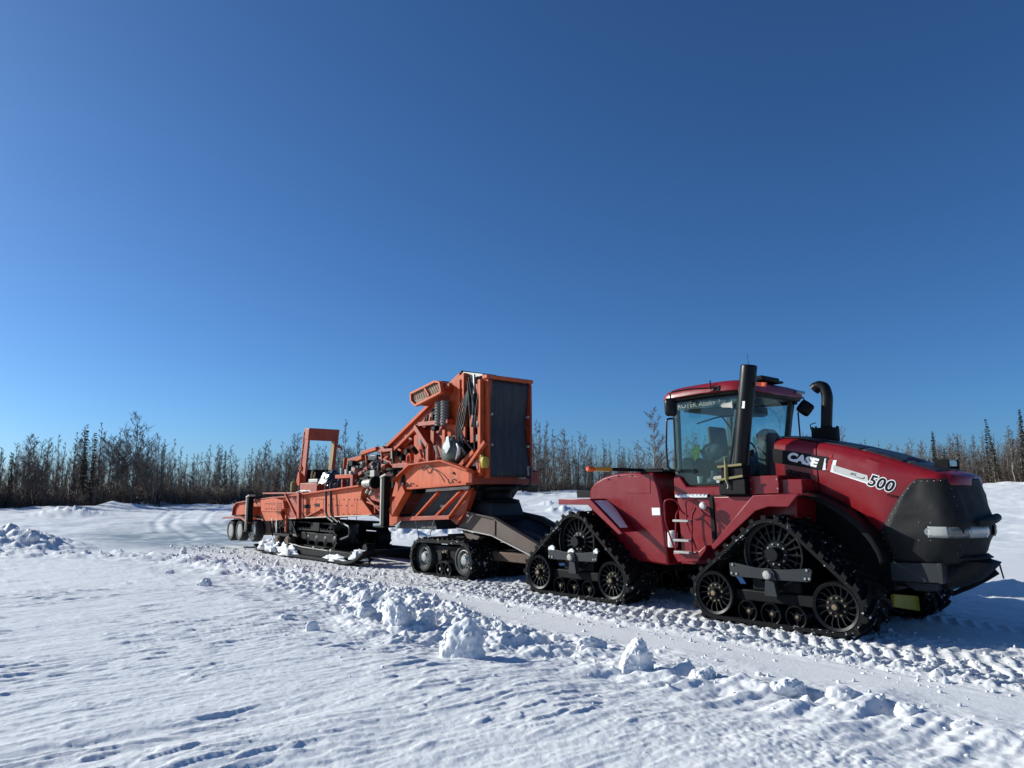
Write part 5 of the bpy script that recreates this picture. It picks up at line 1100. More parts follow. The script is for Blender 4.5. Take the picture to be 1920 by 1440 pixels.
ob(st[0]+Vector((.1, 0, .05)), (-8.312,-1.150,3.623), .10, .10, name='strut_shelf', mat='orange_shaded')
ob((-9.059,-1.100,3.474), (-9.043,-1.100,2.608), .14, .06, name='strut_web', mat='orange_shaded')
ob((-8.557,-1.100,3.439), (-8.568,-1.100,2.643), .12, .08, name='strut_web', mat='orange_paint')
mp(MB().prism([(-9.719,3.464), (-9.080,3.475), (-9.071,2.712), (-9.705,2.667)], -.6, .2), 'inner_bulkhead', 'orange_shaded')
for k in range(2):
    p = ((-8.734,-1.150,3.553), (-8.487,-1.150,3.547))[k]
    prof = []
    for j in range(9): prof += [(.115, .07*j), (.09, .07*j+.035)]
    mp(MB().lathe(prof, (p[0], p[1], p[2]), axis='z', n=18), 'coil_bellows', 'grey_steel', 0)
mp(MB().box((-9.083,3.555)[0], (-9.013,3.550)[0]+.1, -1.15, -1.0, 3.45, 4.0), 'hydraulic_block', 'black_steel', .02)
for k in range(4): p = (-9.392,-1.100,3.578); ob((p[0]+.12*k, -1.15, p[2]), (p[0]+.12*k+.05, -1.15, p[2]+.22+.06*(k % 2)), .05, .05, name='boom_bracket', mat=('orange_paint', 'black_steel')[k % 2])
mp(MB().box((-8.432,3.512)[0], (-8.366,3.508)[0]+.05, -1.1, -.95, (-8.433,3.551)[1], (-8.434,3.694)[1]), 'switch_box', 'orange_paint', .01)

# ------------------------------------------------------------------ loose things on and under the machine
rows = []
for i in range(16):
    t = i/15; row = []
    for j in range(22):
        v = j/21; x = (-15.036,2.675)[0]+t*1.05; hump = math.sin(math.pi*min(1, v*.9+.05))**.5*math.sin(math.pi*(t*.85+.1))**.5
        y = -1.30+v*.75; z = DZ+.10+.78*hump*(.75+.25*math.cos(t*4))+.10*mnoise.noise((t*7, v*7, 1))+.05*mnoise.noise((t*17, v*17, 5)); row.append((x+.06*mnoise.noise((t*5, v*9, 8)), y+.05*mnoise.noise((t*9, v*4, 3)), z))
    rows.append(row)
lone(MB().grid(rows), 'crumpled_tarp', 'tarp_black', 'crumpled glossy black plastic tarp heaped on the orange deck beside the window hoop', 'tarp', ((-14.503,2.259)[0], -1.0, DZ), angle=20)
# sled with two runners carrying the crawler
sled = thing('steel_sled', 'low black steel sled with snow-caked runners under the middle of the orange machine', 'sled', ((-14.856,0.182)[0], YC, .0))
sx0, sx1 = (-19.036,0.003)[0], (-11.462,0.600)[0]
GZ = .03
for y in (-1.35, .85):
    r = MB(); rows = []
    for i in range(24):
        t = i/23; x = sx0+(sx1-sx0)*t; z = GZ+.34*max(0, (t-.86)/.14)**2+.16*max(0, (.05-t)/.05)**2; rows.append([(x, y-.28, z), (x, y-.28, z+.07), (x, y+.28, z+.07), (x, y+.28, z)])
    r.grid(rows); o = len(r.v); r.f += [(0, 1, 2, 3), (o-4, o-1, o-2, o-3)]+[(4*i+3, 4*i, 4*i+4, 4*i+7) for i in range(23)]
    r.build('sled_runner', 'black_steel', sled, bevel=.006)
    MB().box(sx0+.8, sx1-.9, y-.10, y+.10, GZ+.07, GZ+.30).build('runner_beam', 'black_steel', sled, bevel=.02)
for x in np.linspace(sx0+1.0, sx1-1.0, 4): MB().box(x-.12, x+.12, -1.4, .9, .20, .36).build('cross_member', 'black_steel', sled, bevel=.02)
for x, z, r_ in ((sx0+1.55, .42, .19), (sx0+2.35, .40, .22)):
    MB().lathe([(.08, -.14), (r_*.7, -.14), (r_, -.08), (r_, .08), (r_*.7, .14)], (x, -1.35, z), n=18).build('sled_pulley', 'rust_gear', sled)
MB().tube(arc_path([(sx1-.35, -1.3, .22), (sx1-.15, -1.38, .30), (sx1+.1, -1.45, .12), (sx1-.3, -1.5, .06), (sx1-1.2, -1.45, .08)], r=.2), .03, 6).build('sled_chain', 'black_steel', sled)
b = MB().lathe([(.0, -.12), (.13, -.12), (.15, 0), (.13, .12), (.0, .12)], (sx1-.65, -1.1, .44), n=16, closed=False); b.build('sled_roller', 'black_steel', sled)
def snow_lump(b, c, r, seed, n=30, m=18):
    rows = []
    for i in range(m+1):
        t = math.pi*i/m; row = []
        for j in range(n+1):
            p = 2*math.pi*(j % n)/n; d = Vector((math.sin(t)*math.cos(p), math.sin(t)*math.sin(p), math.cos(t)))
            k = 1+.42*mnoise.noise(d*1.7+Vector((seed, 0, 0)))+.30*mnoise.noise(d*4.0+Vector((0, seed, 0)))-.22*abs(mnoise.noise(d*7+Vector((0, 0, seed))))+.10*mnoise.noise(d*15+Vector((seed, seed, 0)))
            row.append((c[0]+r[0]*d.x*k, c[1]+r[1]*d.y*k, max(c[2]-.25*r[2], c[2]+r[2]*d.z*k)))
        rows.append(row)
    b.grid(rows)
b = MB()
snow_lump(b, (sx0+.75, -1.40, .16), (.62, .30, .24), 1.3); snow_lump(b, (sx0+1.35, -1.42, .16), (.5, .28, .28), 4.7); b.build('caked_snow', 'snow_clod', sled, kind='stuff')
b = MB(); snow_lump(b, (sx0+2.55, -1.48, .10), (.75, .22, .26), 7.7); snow_lump(b, (sx1-.7, -1.30, .20), (.42, .25, .22), 2.1); snow_lump(b, (sx1-1.8, -1.42, .10), (.7, .2, .14), 5.5); b.build('caked_snow', 'snow_clod', sled, kind='stuff')
MB().tube([(sx0+2.2, -1.45, .40), (sx0+3.6, -1.5, .33), (-9.7, -1.28, .22)], .014, 6).build('tow_cable', 'pale_metal', sled)
b = MB()
for t in (.18, .35): p = lerp((sx0+3.2, -1.49, .36), (-9.7, -1.28, .22), t); b.lathe([(0, -.05), (.05, -.03), (.05, .03), (0, .05)], p, n=8, closed=False)
b.build('cable_clamps', 'pale_metal', sled, kind='stuff')

# ---- extra hoses, pipes, valves and brackets that crowd the machine
rc = random.Random(21)
def rope(p, q, sag, r, mat='hose_rubber', name='hydraulic_hose'):
    p, q = Vector(p), Vector(q); m = (p+q)/2+Vector((rc.uniform(-.1, .1), rc.uniform(-.1, .02), -sag)); pts = []
    for i in range(9): t = i/8; pts.append(p*(1-t)**2+m*2*t*(1-t)+q*t*t)
    return mp(MB().tube(pts, r, 6), name, mat, 0)
for k in range(10):
    a = Vector((-13.142,-1.200,2.421)); rope(a+Vector((rc.uniform(0, 2.2), rc.uniform(-.05, .3), rc.uniform(-.1, .25))), a+Vector((rc.uniform(.6, 3.0), rc.uniform(-.05, .4), rc.uniform(-.15, .5))), rc.uniform(.05, .35), rc.choice((.018, .024, .03)))
for k in range(9):
    a = Vector((-7.601,-1.100,4.636)); rope(a+Vector((rc.uniform(0, .45), rc.uniform(-.06, .1), rc.uniform(-.25, 0))), a+Vector((rc.uniform(-.1, .5), rc.uniform(-.06, .1), rc.uniform(-1.9, -1.0))), rc.uniform(-.05, .2), rc.choice((.015, .02, .026)))
for k in range(6):
    a = Vector((-7.877,-1.150,2.902)); rope(a+Vector((rc.uniform(-.5, .4), 0, rc.uniform(0, .6))), a+Vector((rc.uniform(-.2, .9), rc.uniform(0, .2), rc.uniform(-.3, .1))), rc.uniform(.05, .3), .022)
for k in range(14):
    a = Vector((-12.818,-1.150,2.310)); c = a+Vector((rc.uniform(-.8, 2.6), rc.uniform(-.05, .25), rc.uniform(-.02, .55))); d = rc.uniform(.05, .13)
    mp(MB().box(c.x-d, c.x+d, c.y-d*.7, c.y+d*.7, c.z-d*.7, c.z+d*.7), 'valve_block', rc.choice(('black_steel', 'grey_steel', 'orange_shaded', 'pale_metal')), .015)
for k in range(8):
    a = Vector((-9.325,-1.100,2.670)); c = a+Vector((rc.uniform(-.6, 1.5), rc.uniform(0, .2), rc.uniform(.05, .5))); d = rc.uniform(.04, .10)
    mp(MB().cyl(c, c+Vector((rc.uniform(-.05, .05), rc.uniform(-.15, 0), rc.uniform(.1, .3))), d*.7, 10), 'pipe_stub', rc.choice(('black_steel', 'orange_shaded', 'orange_paint', 'silver')), 0)
for k in range(5):
    a = Vector((-7.601,-1.050,3.822)); c = a+Vector((rc.uniform(-.1, .35), 0, rc.uniform(-.9, .5))); mp(MB().box(c.x-.05, c.x+.05, c.y-.06, c.y+.06, c.z-.08, c.z+.08), 'manifold_block', rc.choice(('black_steel', 'grey_steel')), .012)
rope((-19.449,-1.500,1.774), (-19.255,-1.450,1.536), .05, .02); rope((-16.787,-1.450,1.188), (-17.463,-1.400,0.828), .1, .02)
for k in range(4):
    a = Vector((-18.178,-1.400,0.893)); rope(a+Vector((.25*k, 0, .15)), a+Vector((.25*k+.2, 0, -.35)), -.05, .02, 'black_steel', 'chain_link')
# struts and clutter hanging round the sled
mp(MB().cyl((-17.851,-1.300,0.569), (-16.186,-1.300,0.636), .05, 10), 'skid_shaft', 'rust_gear', 0)

# ------------------------------------------------------------------ snow ground
def vnoise(x, y, seed=0):
    """gradient noise on arrays, about -1..1"""
    xi = np.floor(x).astype(np.int64); yi = np.floor(y).astype(np.int64); xf = x-xi; yf = y-yi
    def g(ix, iy, dx, dy):
        h = (ix*374761393+iy*668265263+seed*982451653) & 0xffffffff
        h = ((h ^ (h >> 13))*1274126177) & 0xffffffff; h ^= h >> 16
        a = (h & 0xffff)*(2*math.pi/65536.0); return np.cos(a)*dx+np.sin(a)*dy
    u = xf*xf*xf*(xf*(xf*6-15)+10); v = yf*yf*yf*(yf*(yf*6-15)+10)
    a = g(xi, yi, xf, yf); b = g(xi+1, yi, xf-1, yf); c = g(xi, yi+1, xf, yf-1); d = g(xi+1, yi+1, xf-1, yf-1)
    return 1.5*((a*(1-u)+b*u)*(1-v)+(c*(1-u)+d*u)*v)
def fbm(x, y, seed, octv=4, gain=0.5):
    s = 0; a = 1.0
    for k in range(octv): s = s+a*vnoise(x, y, seed+17*k); x, y = x*2.03+3.1, y*2.03-1.7; a *= gain
    return s
def sstep(a, b, x): t = np.clip((x-a)/(b-a), 0, 1); return t*t*(3-2*t)
BERM = [(-23.115,-9.151), (-20.860,-6.891), (-19.140,-5.166), (-16.754,-4.299), (-12.179,-4.160), (-10.131,-3.972), (-8.070,-3.978), (-6.128,-4.126), (-4.118,-4.544), (-2.533,-4.907), (-1.803,-4.763), (-1.005,-4.391), (-0.196,-4.232), (0.863,-4.376), (1.762,-4.272), (2.529,-4.079), (3.204,-4.172), (3.803,-4.249)]
BERM_H = [.20, .25, .28, .30, .30, .30, .33, .36, .36, .28, .20, .11, .09, .09, .08, .07, .06, .05]
SKYD = [(-70, 80), (-38, 80), (-25, 86), (-14, 98), (-4, 122), (8, 138), (18, 124), (30, 108), (38, 100), (70, 100)]
FARZ = [(-70, -0.2), (-38, -0.2), (-22, -0.2), (-12, -0.05), (-2, 0.5), (8, 0.9), (20, 1.5), (32, 2.0), (40, 2.1), (70, 2.1)]
def dist_poly(x, y, pts, vals):
    best = np.full(x.shape, 1e9); val = np.zeros(x.shape); side = np.zeros(x.shape)
    for (p, q, v0, v1) in zip(pts, pts[1:], vals, vals[1:]):
        dx, dy = q[0]-p[0], q[1]-p[1]; L2 = dx*dx+dy*dy; t = np.clip(((x-p[0])*dx+(y-p[1])*dy)/L2, 0, 1)
        d = np.hypot(x-p[0]-t*dx, y-p[1]-t*dy); m = d < best
        best = np.where(m, d, best); val = np.where(m, v0+(v1-v0)*t, val); side = np.where(m, np.sign((x-p[0])*dy-(y-p[1])*dx), side)
    return best, val, side
MOUNDS = [(*(-26.199,-7.409), 3.0, 1.5, .50, 1), (*(-27.678,-8.871), 3.0, 1.6, .5, 12), (*(-60.810,-0.489), 3.0, 2.4, .55, 2), (*(-80.573,-4.906), 6, 2.4, .5, 11), (*(-158.566,31.322), 5, 2.5, .5, 3), (*(-40.037,33.819), 1.0, 1.6, .55, 4), (*(-51.089,42.686), 1.2, 1.2, .4, 5), (*(-21.918,5.952), 2.0, .9, .30, 6), (*(-23.259,9.172), 2.0, 1.2, .4, 7),
          (*(0.986,3.915), .9, 2.2, .10, 8), (*(1.133,5.490), .5, .5, .12, 9), (*(1207.172,-400.300), 9, 4, .5, 10)]
RUTS = [[(-18.263,0.436), (-19.127,-0.748), (-21.511,-1.382), (-26.754,-1.110), (-39.794,1.289), (-54.898,5.820), (-78.017,15.010), (-114.314,31.335)], [(-21.326,1.901), (-23.858,0.753), (-29.340,1.128), (-42.843,4.099), (-58.100,9.357), (-85.681,21.240), (-116.050,35.540)], [(-25.276,2.771), (-30.410,2.544), (-41.400,5.359), (-58.799,12.231), (-85.594,24.591)], [(-32.894,-1.008), (-44.498,1.661), (-69.808,9.455), (-123.939,31.045)]]
def terrain(X, Y):
    """world height, plus ice and packed-snow masks"""
    lx = (X-T0.x)*U.x+(Y-T0.y)*U.y; ly = (X-T0.x)*LF.x+(Y-T0.y)*LF.y
    Rr = np.hypot(X, Y); ph = np.degrees(np.arctan2(X, Y))
    base = 0.010*np.clip(lx, -32, 6)
    D = np.interp(ph, [p[0] for p in SKYD], [p[1] for p in SKYD]); fz = np.interp(ph, [p[0] for p in FARZ], [p[1] for p in FARZ])
    k = sstep(0.30, 1.0, Rr/D); z = base*(1-k)+fz*k
    # snow banks before and under the trees
    z = z+sstep(.80, .97, Rr/D)*(0.55*fbm(X/7, Y/7, 3, 4)+.25)*sstep(1.6, 1.0, Rr/D)
    z = z+sstep(18, 40, Rr)*0.10*fbm(X/3.0, Y/3.0, 5, 4)*sstep(1.2, .7, Rr/D)
    for (mx, my, sx, sy, h, sd) in MOUNDS:
        g = np.exp(-((lx-mx)/sx)**2-((ly-my)/sy)**2); z = z+h*g*(1+.55*fbm(lx*2.2, ly*2.2, sd, 4))
    bd, bh, bs = dist_poly(lx, ly, BERM, BERM_H)
    near = (bs > 0)                     # viewer's side of the berm
    wn_ = 1+.35*vnoise(lx*.9, ly*.9, 11)
    prof = np.exp(-(bd/(np.where(near, .95, .55)*wn_))**2)
    lumpy = np.abs(fbm(lx*2.6, ly*2.6, 12, 4, .58)); blocky = fbm(lx*7.5, ly*7.5, 13, 3, .6)
    tail = fbm(lx*1.1, ly*1.1, 14, 3); cr_ = sstep(-11.5, -7.5, lx)*sstep(1.5, -3.5, lx); ca0, sa0 = math.cos(rad(38)), math.sin(rad(38)); a0 = X*ca0+Y*sa0; b0 = -X*sa0+Y*ca0
    streak = vnoise(a0*.8, b0*3.2, 16)+.6*vnoise(a0*1.9, b0*7.5, 17)
    hb = bh*prof*(.48+.50*tail+(.28+.50*cr_)*lumpy)+prof*np.minimum(bh, .3)*((.05+.16*cr_)*sstep(-.3, .3, tail)*blocky)
    z = z+.30*np.tanh(hb/.30)
    z = z+np.exp(-(bd/1.3)**2)*near*.055*streak*(1-.5*cr_)
    skirt = np.exp(-(bd/2.2)**2)*near
    z = z+skirt*.03*fbm(lx*2.4, ly*2.4, 15, 4)
    z = z+.16*near*sstep(.3, 2.5, bd)*sstep(60, 12, Rr)
    # the road: bladed flat, churned and ribbed by the track lugs
    road = sstep(-3.3, -2.7, ly)*sstep(3.2, 2.6, ly)*sstep(-24, -20, lx)
    rib = np.zeros_like(z)
    for c in (-1.12, 1.12):
        w = sstep(.52, .34, np.abs(ly-c)); s = (lx-.42*np.abs(ly-c))/.21
        rib = rib+w*(.5+.5*np.cos(2*math.pi*s))**1.5
    c2 = sstep(-2.75, -2.45, ly)*sstep(-1.5, -1.75, ly); s2 = (lx+.5*np.abs(ly+2.1))/.23
    rib2 = c2*sstep(.25, .75, .5+.5*np.cos(2*math.pi*s2+.9*vnoise(lx*.8, ly*2, 20)))*sstep(.02, .10, np.abs(ly+2.1)+.05*vnoise(lx*5, ly*5, 26))
    churn = fbm(lx*9, ly*9, 21, 4, .62); churn2 = np.abs(fbm(lx*4.2, ly*4.2, 22, 4, .6))
    band = sstep(-2.9, -2.5, ly)*sstep(-.5, -.75, ly)*sstep(-26, -18, lx)
    z = z+rib*.028*sstep(-30, -12, lx)*(lx < 12)+rib2*.046*(1+.25*churn)*sstep(-9, -3, lx)
    z = z+band*(.022*churn*(1-.55*sstep(-5, -1, lx))+.040*churn2*sstep(-14, -5, lx)*(1-.75*sstep(-5, -1, lx))+.012*np.abs(fbm(lx*19, ly*19, 24, 2, .6))-.012)
    tyre = sum(sstep(.14, .09, np.abs(ly-c+.12*np.sin(lx*.2)))*(.5+.5*np.cos(2*math.pi*lx/.11+abs(c)*3)) for c in (-1.9, -1.55, -2.3))
    z = z-tyre*.018*sstep(-6, -9, lx)*sstep(-30, -24, lx)
    z = z+road*(.012*fbm(lx*1.3, ly*5, 23, 3))
    for c, a in ((-2.62, .05), (-.62, .035)): z = z+a*np.exp(-((ly-c)/.12)**2)*(.5+.9*churn2)*sstep(-12, -2, lx)
    # ruts curving away on the left
    m = (lx < -10) & (Rr < 130)
    if m.any():
        dz = np.zeros(m.sum())
        for pl in RUTS:
            d_, _, sd_ = dist_poly(lx[m], ly[m], pl, [0]*len(pl)); dz += -.030*np.exp(-(d_/.20)**2)+.018*np.exp(-((d_-.38)/.18)**2)*(1+.5*vnoise(lx[m]*1.5, ly[m]*1.5, 25))
        z[m] += dz
    # wind-carved field in the foreground: elongated sastrugi with sharp lee edges
    ca, sa = math.cos(rad(38)), math.sin(rad(38)); a = X*ca+Y*sa; b = -X*sa+Y*ca
    warp = .35*vnoise(X*.9, Y*.9, 30); fld = near*sstep(.5, 2.0, bd)*sstep(45, 25, Rr)
    n1 = vnoise(a*.55, b*2.4+warp, 31); n2 = vnoise(a*1.3, b*6.0+warp*2, 32); n3 = vnoise(a*3.2, b*13+warp*3, 33)
    saw = lambda q: np.where(q > 0, q**.55, -.35*np.abs(q))
    patch = sstep(-.25, .35, fbm(X*.35, Y*.35, 34, 3))
    left = sstep(3.0, -1.5, X-.15*Y)
    terr = lambda q: np.floor(q)+sstep(.0, .24, q-np.floor(q))
    t1 = terr(2.1*vnoise(a*.7, b*2.1+warp, 44)+.7*vnoise(a*2.1, b*5+warp*2, 45)); t2 = terr(1.7*vnoise(a*1.7, b*5.2+warp*2, 46)+.6*vnoise(a*5, b*11, 47))
    lf = .35+.65*left; sparse = sstep(.05, .45, fbm(X*.55+3, Y*.55, 48, 3)); q1 = vnoise(a*1.15, b*6.5+warp*2, 49); q2 = vnoise(a*2.6, b*13+warp*3, 50)
    z = z+fld*lf*(.0055*t1+.0045*t2*(.3+.7*patch)+.006*n1)
    z = z+fld*lf*(.013*sstep(.18, .46, q1)*(.2+.8*sparse)+.016*sstep(.22, .42, q2)*(.2+.8*patch)+.012*sstep(.25, .45, vnoise(a*4.2, b*9.5+warp*3, 51))*sparse+.006*saw(n3-.1))
    rough = (1-left)*sstep(11.5, 8.5, Y-.2*X)*sstep(-.2, .5, fbm(X*.4+9, Y*.4, 35, 3)+.25)
    z = z+fld*rough*(.017*vnoise(a*4, b*7, 36)+.016*np.abs(vnoise(a*9, b*13, 37))+.010*vnoise(X*22, Y*22, 38))
    z = z+fld*.003*fbm(X*14, Y*14, 39, 3)
    # a ski rut and its little scarp near the viewer
    e = (X+2.05)*(-.62)+(Y-5.6)*.785; al = (X+2.05)*.785+(Y-5.6)*.62
    z = z+fld*.045*sstep(-2.2, -1.2, al)*sstep(1.3, .5, al)*(sstep(.25, -.02, e)*sstep(-.9, -.3, e)-.8*np.exp(-((e-.12+.03*np.sin(al*5))/.15)**2)-.5*np.exp(-((e-.5)/.13)**2))
    ice = np.exp(-((lx-(-29.481,-1.212)[0])/7.5)**4-((ly-(-29.481,-1.212)[1])/3.2)**4)+np.exp(-((lx-(-32.553,12.135)[0])/4)**4-((ly-(-32.553,12.135)[1])/3)**4)*.8+np.exp(-((lx-(-37.261,3.558)[0])/5)**4-((ly-(-37.261,3.558)[1])/2)**4)*.7
    ice = np.clip(ice, 0, 1)*sstep(.75, 1.6, bd); z = z-ice*.03
    packed = np.clip(band*.8+road*.35+.5*sstep(-18, -24, lx)*np.exp(-((ly+.5)/3)**2), 0, 1)
    return z, ice, packed
def build_ground():
    dense = np.radians(np.linspace(-41.5, 41.5, 780)); out = np.radians(np.linspace(41.5, 318.5, 70))[1:-1]
    ang = np.r_[dense, out]; nA = len(ang)
    r = np.r_[np.linspace(1.2, 4.6, 16), np.arange(4.62, 9.5, .019), np.arange(9.5, 16, .031), np.geomspace(16.05, 60, 190), np.geomspace(61, 220, 80), [260, 340, 500, 900]]; nR = len(r)
    A, Rr = np.meshgrid(ang, r); X = Rr*np.sin(A); Y = Rr*np.cos(A); Z, ice, packed = terrain(X, Y)
    V = np.stack([X, Y, Z], -1).reshape(-1, 3).astype(np.float32)
    i = np.arange(nR-1)[:, None]*nA; j = np.arange(nA)[None, :]; j2 = (j+1) % nA
    F = np.stack([i+j, i+nA+j, i+nA+j2, i+j2], -1).reshape(-1, 4)[:, ::-1]
    me = bpy.data.meshes.new('snow_field'); nF = len(F)
    me.vertices.add(len(V)); me.vertices.foreach_set('co', V.ravel()); me.loops.add(nF*4); me.loops.foreach_set('vertex_index', F.ravel().astype(np.int32))
    me.polygons.add(nF); me.polygons.foreach_set('loop_start', np.arange(0, nF*4, 4, dtype=np.int32)); me.polygons.foreach_set('use_smooth', np.ones(nF, bool))
    me.update(calc_edges=True)
    for nm, arr in (('ice', ice), ('packed', packed)):
        at = me.attributes.new(nm, 'FLOAT', 'POINT'); at.data.foreach_set('value', arr.ravel().astype(np.float32))
    me.materials.append(MATS['snow']); o = bpy.data.objects.new('snow_field', me); C.objects.link(o); o['kind'] = 'structure'
    return o
build_ground()
GZC = {}
def gz(x, y):
    k = (round(x, 3), round(y, 3))
    if k not in GZC: GZC[k] = float(terrain(np.array([float(x)]), np.array([float(y)]))[0][0])
    return GZC[k]
def lw(lx, ly): p = T0+U*lx+LF*ly; return p.x, p.y

# ------------------------------------------------------------------ snow blocks thrown up along the berm, and finer rubble
def block_mesh(seed, shape, sub=3):
    """angular lump: convex hull of a few clustered points, roughened"""
    w, d_, h, lean, tap = shape; rng = random.Random(seed*71); bm = bmesh.new()
    for c in range(3 if w > .1 else 2):
        ox, oy, sc_ = rng.uniform(-.45, .45), rng.uniform(-.4, .4), 1.0 if c == 0 else rng.uniform(.55, .75); vs = []
        if c == 0: ox *= .3; oy *= .3
        for k in range(16):
            z = rng.uniform(-.5, 1.0); r = (1-tap*.55*max(0, z))*rng.uniform(.75, 1.05); a = rng.uniform(0, 6.28)
            vs.append(bm.verts.new(((ox+math.cos(a)*r*sc_)*w+lean*z*h*sc_, (oy+math.sin(a)*r*sc_)*d_, z*h*sc_)))
        g = bmesh.ops.convex_hull(bm, input=vs); bmesh.ops.delete(bm, geom=[v for v in g['geom_interior'] if isinstance(v, bmesh.types.BMVert)], context='VERTS')
    for k in range(sub): bmesh.ops.subdivide_edges(bm, edges=bm.edges[:], cuts=1, use_grid_fill=True, smooth=.35 if k < 2 else 0)
    bm.normal_update(); s = Vector((seed*3.7, seed*1.9, seed*5.3)); q = 1/max(w, .1)
    for v in bm.verts:
        p = v.co*q; v.co += v.normal*(w*(.16*mnoise.noise(p*1.6+s)+.11*mnoise.noise(p*4+s)-.07*abs(mnoise.noise(p*7+s))+.05*mnoise.noise(p*14+s)))
    me = bpy.data.meshes.new('snow_block'); bm.to_mesh(me); bm.free()
    me.polygons.foreach_set('use_smooth', [True]*len(me.polygons)); me.materials.append(MATS['snow_clod']); return me
BLOCKS = [  # lx, ly, half width, half depth, half height (visible), lean, taper, label
    (*(-1.262,-5.960), .40, .36, .50, .10, .75, 'largest peaked snow block on the berm, rough and ridged, in front of the dolly'),
    (*(-3.066,-5.762), .40, .34, .40, .0, .45, 'tall blocky snow lump left of the largest peaked one'),
    (*(-4.044,-5.618), .26, .24, .24, .0, .4, 'rounded snow block on the berm left of the tall blocky lump'),
    (*(-4.656,-5.597), .13, .12, .14, .0, .3, 'small snow block at the left foot of the blocky snow lumps'),
    (*(-5.500,-4.877), .22, .2, .24, .0, .5, 'snow lump on the berm crest behind the rounded block'),
    (*(0.285,-4.791), .27, .22, .36, .30, .55, 'bright pointed snow block leaning right, in front of the near rear track'),
    (*(-3.615,-6.688), .15, .13, .17, .05, .5, 'lone upright snow cube on smooth snow left of the berm'),
    (*(-4.646,-6.591), .16, .12, .09, .0, .3, 'low flat snow clod beside the lone upright cube'),
    (*(-9.439,-6.249), .30, .2, .17, .05, .6, 'jagged snow clump on the open snow at left'),
    (*(-10.113,-4.644), .2, .16, .14, .05, .5, 'snow clump on the left berm below the sled runner'),
    (*(-0.692,-4.433), .34, .22, .16, .05, .5, 'wide low snow lump left of the bright pointed block'),
    (*(0.975,-4.584), .24, .2, .15, .05, .5, 'low rough snow lump right of the bright pointed block'),
    (*(1.750,-4.347), .38, .22, .17, .10, .5, 'broad wedge of snow below the front track'),
    (*(1.965,-4.449), .14, .1, .10, .10, .5, 'small snow flake tilted beside the broad snow wedge'),
    (*(2.229,-4.264), .22, .16, .10, .05, .4, 'smooth low snow hump right of the broad snow wedge'),
    (*(2.811,-4.221), .18, .14, .09, .05, .4, 'low snow hump near the right end of the berm'),
    (*(3.219,-4.215), .17, .14, .10, .05, .4, 'last small snow lump at the right end of the berm'),
    (*(-1.329,-4.402), .14, .12, .13, .0, .5, 'small pair-like snow knob on the berm right of the largest block'),
    (*(-19.899,-3.619), .20, .2, .26, .0, .6, 'small snow peak standing on the far left berm before the icy patch'),
    (*(-12.686,-6.016), .17, .15, .11, .0, .3, 'dark-shaded snow clod on open snow left of the jagged clump'),
    (*(-24.250,-7.294), .30, .3, .22, .0, .4, 'snow lump on the churned bank at the left edge'),
    (*(-3.359,-5.366), .22, .2, .26, .0, .4, 'snow chunk wedged behind the tall blocky lump'),
    (*(-2.940,-5.332), .22, .18, .2, .05, .4, 'snow chunk between the tall blocky lump and the largest peak'),
    (*(-7.361,-4.513), .2, .18, .18, .05, .5, 'snow chunk on the berm crest where it starts to rise'),
]
for k, (lx, ly, w, d, h, lean, tap, lab) in enumerate(BLOCKS):
    me = block_mesh(k+1, (w*.64, d*.64, h*.80, lean, tap), 4 if w > .25 else 3 if w > .16 else 2); o = bpy.data.objects.new('snow_block', me); C.objects.link(o)
    x, y = lw(lx, ly); o.location = (x, y, gz(x, y)+h*.06); o.rotation_euler = (0, 0, R.uniform(-.5, .5)); tag(o, lab, 'snow block', 'snow blocks along the berm')
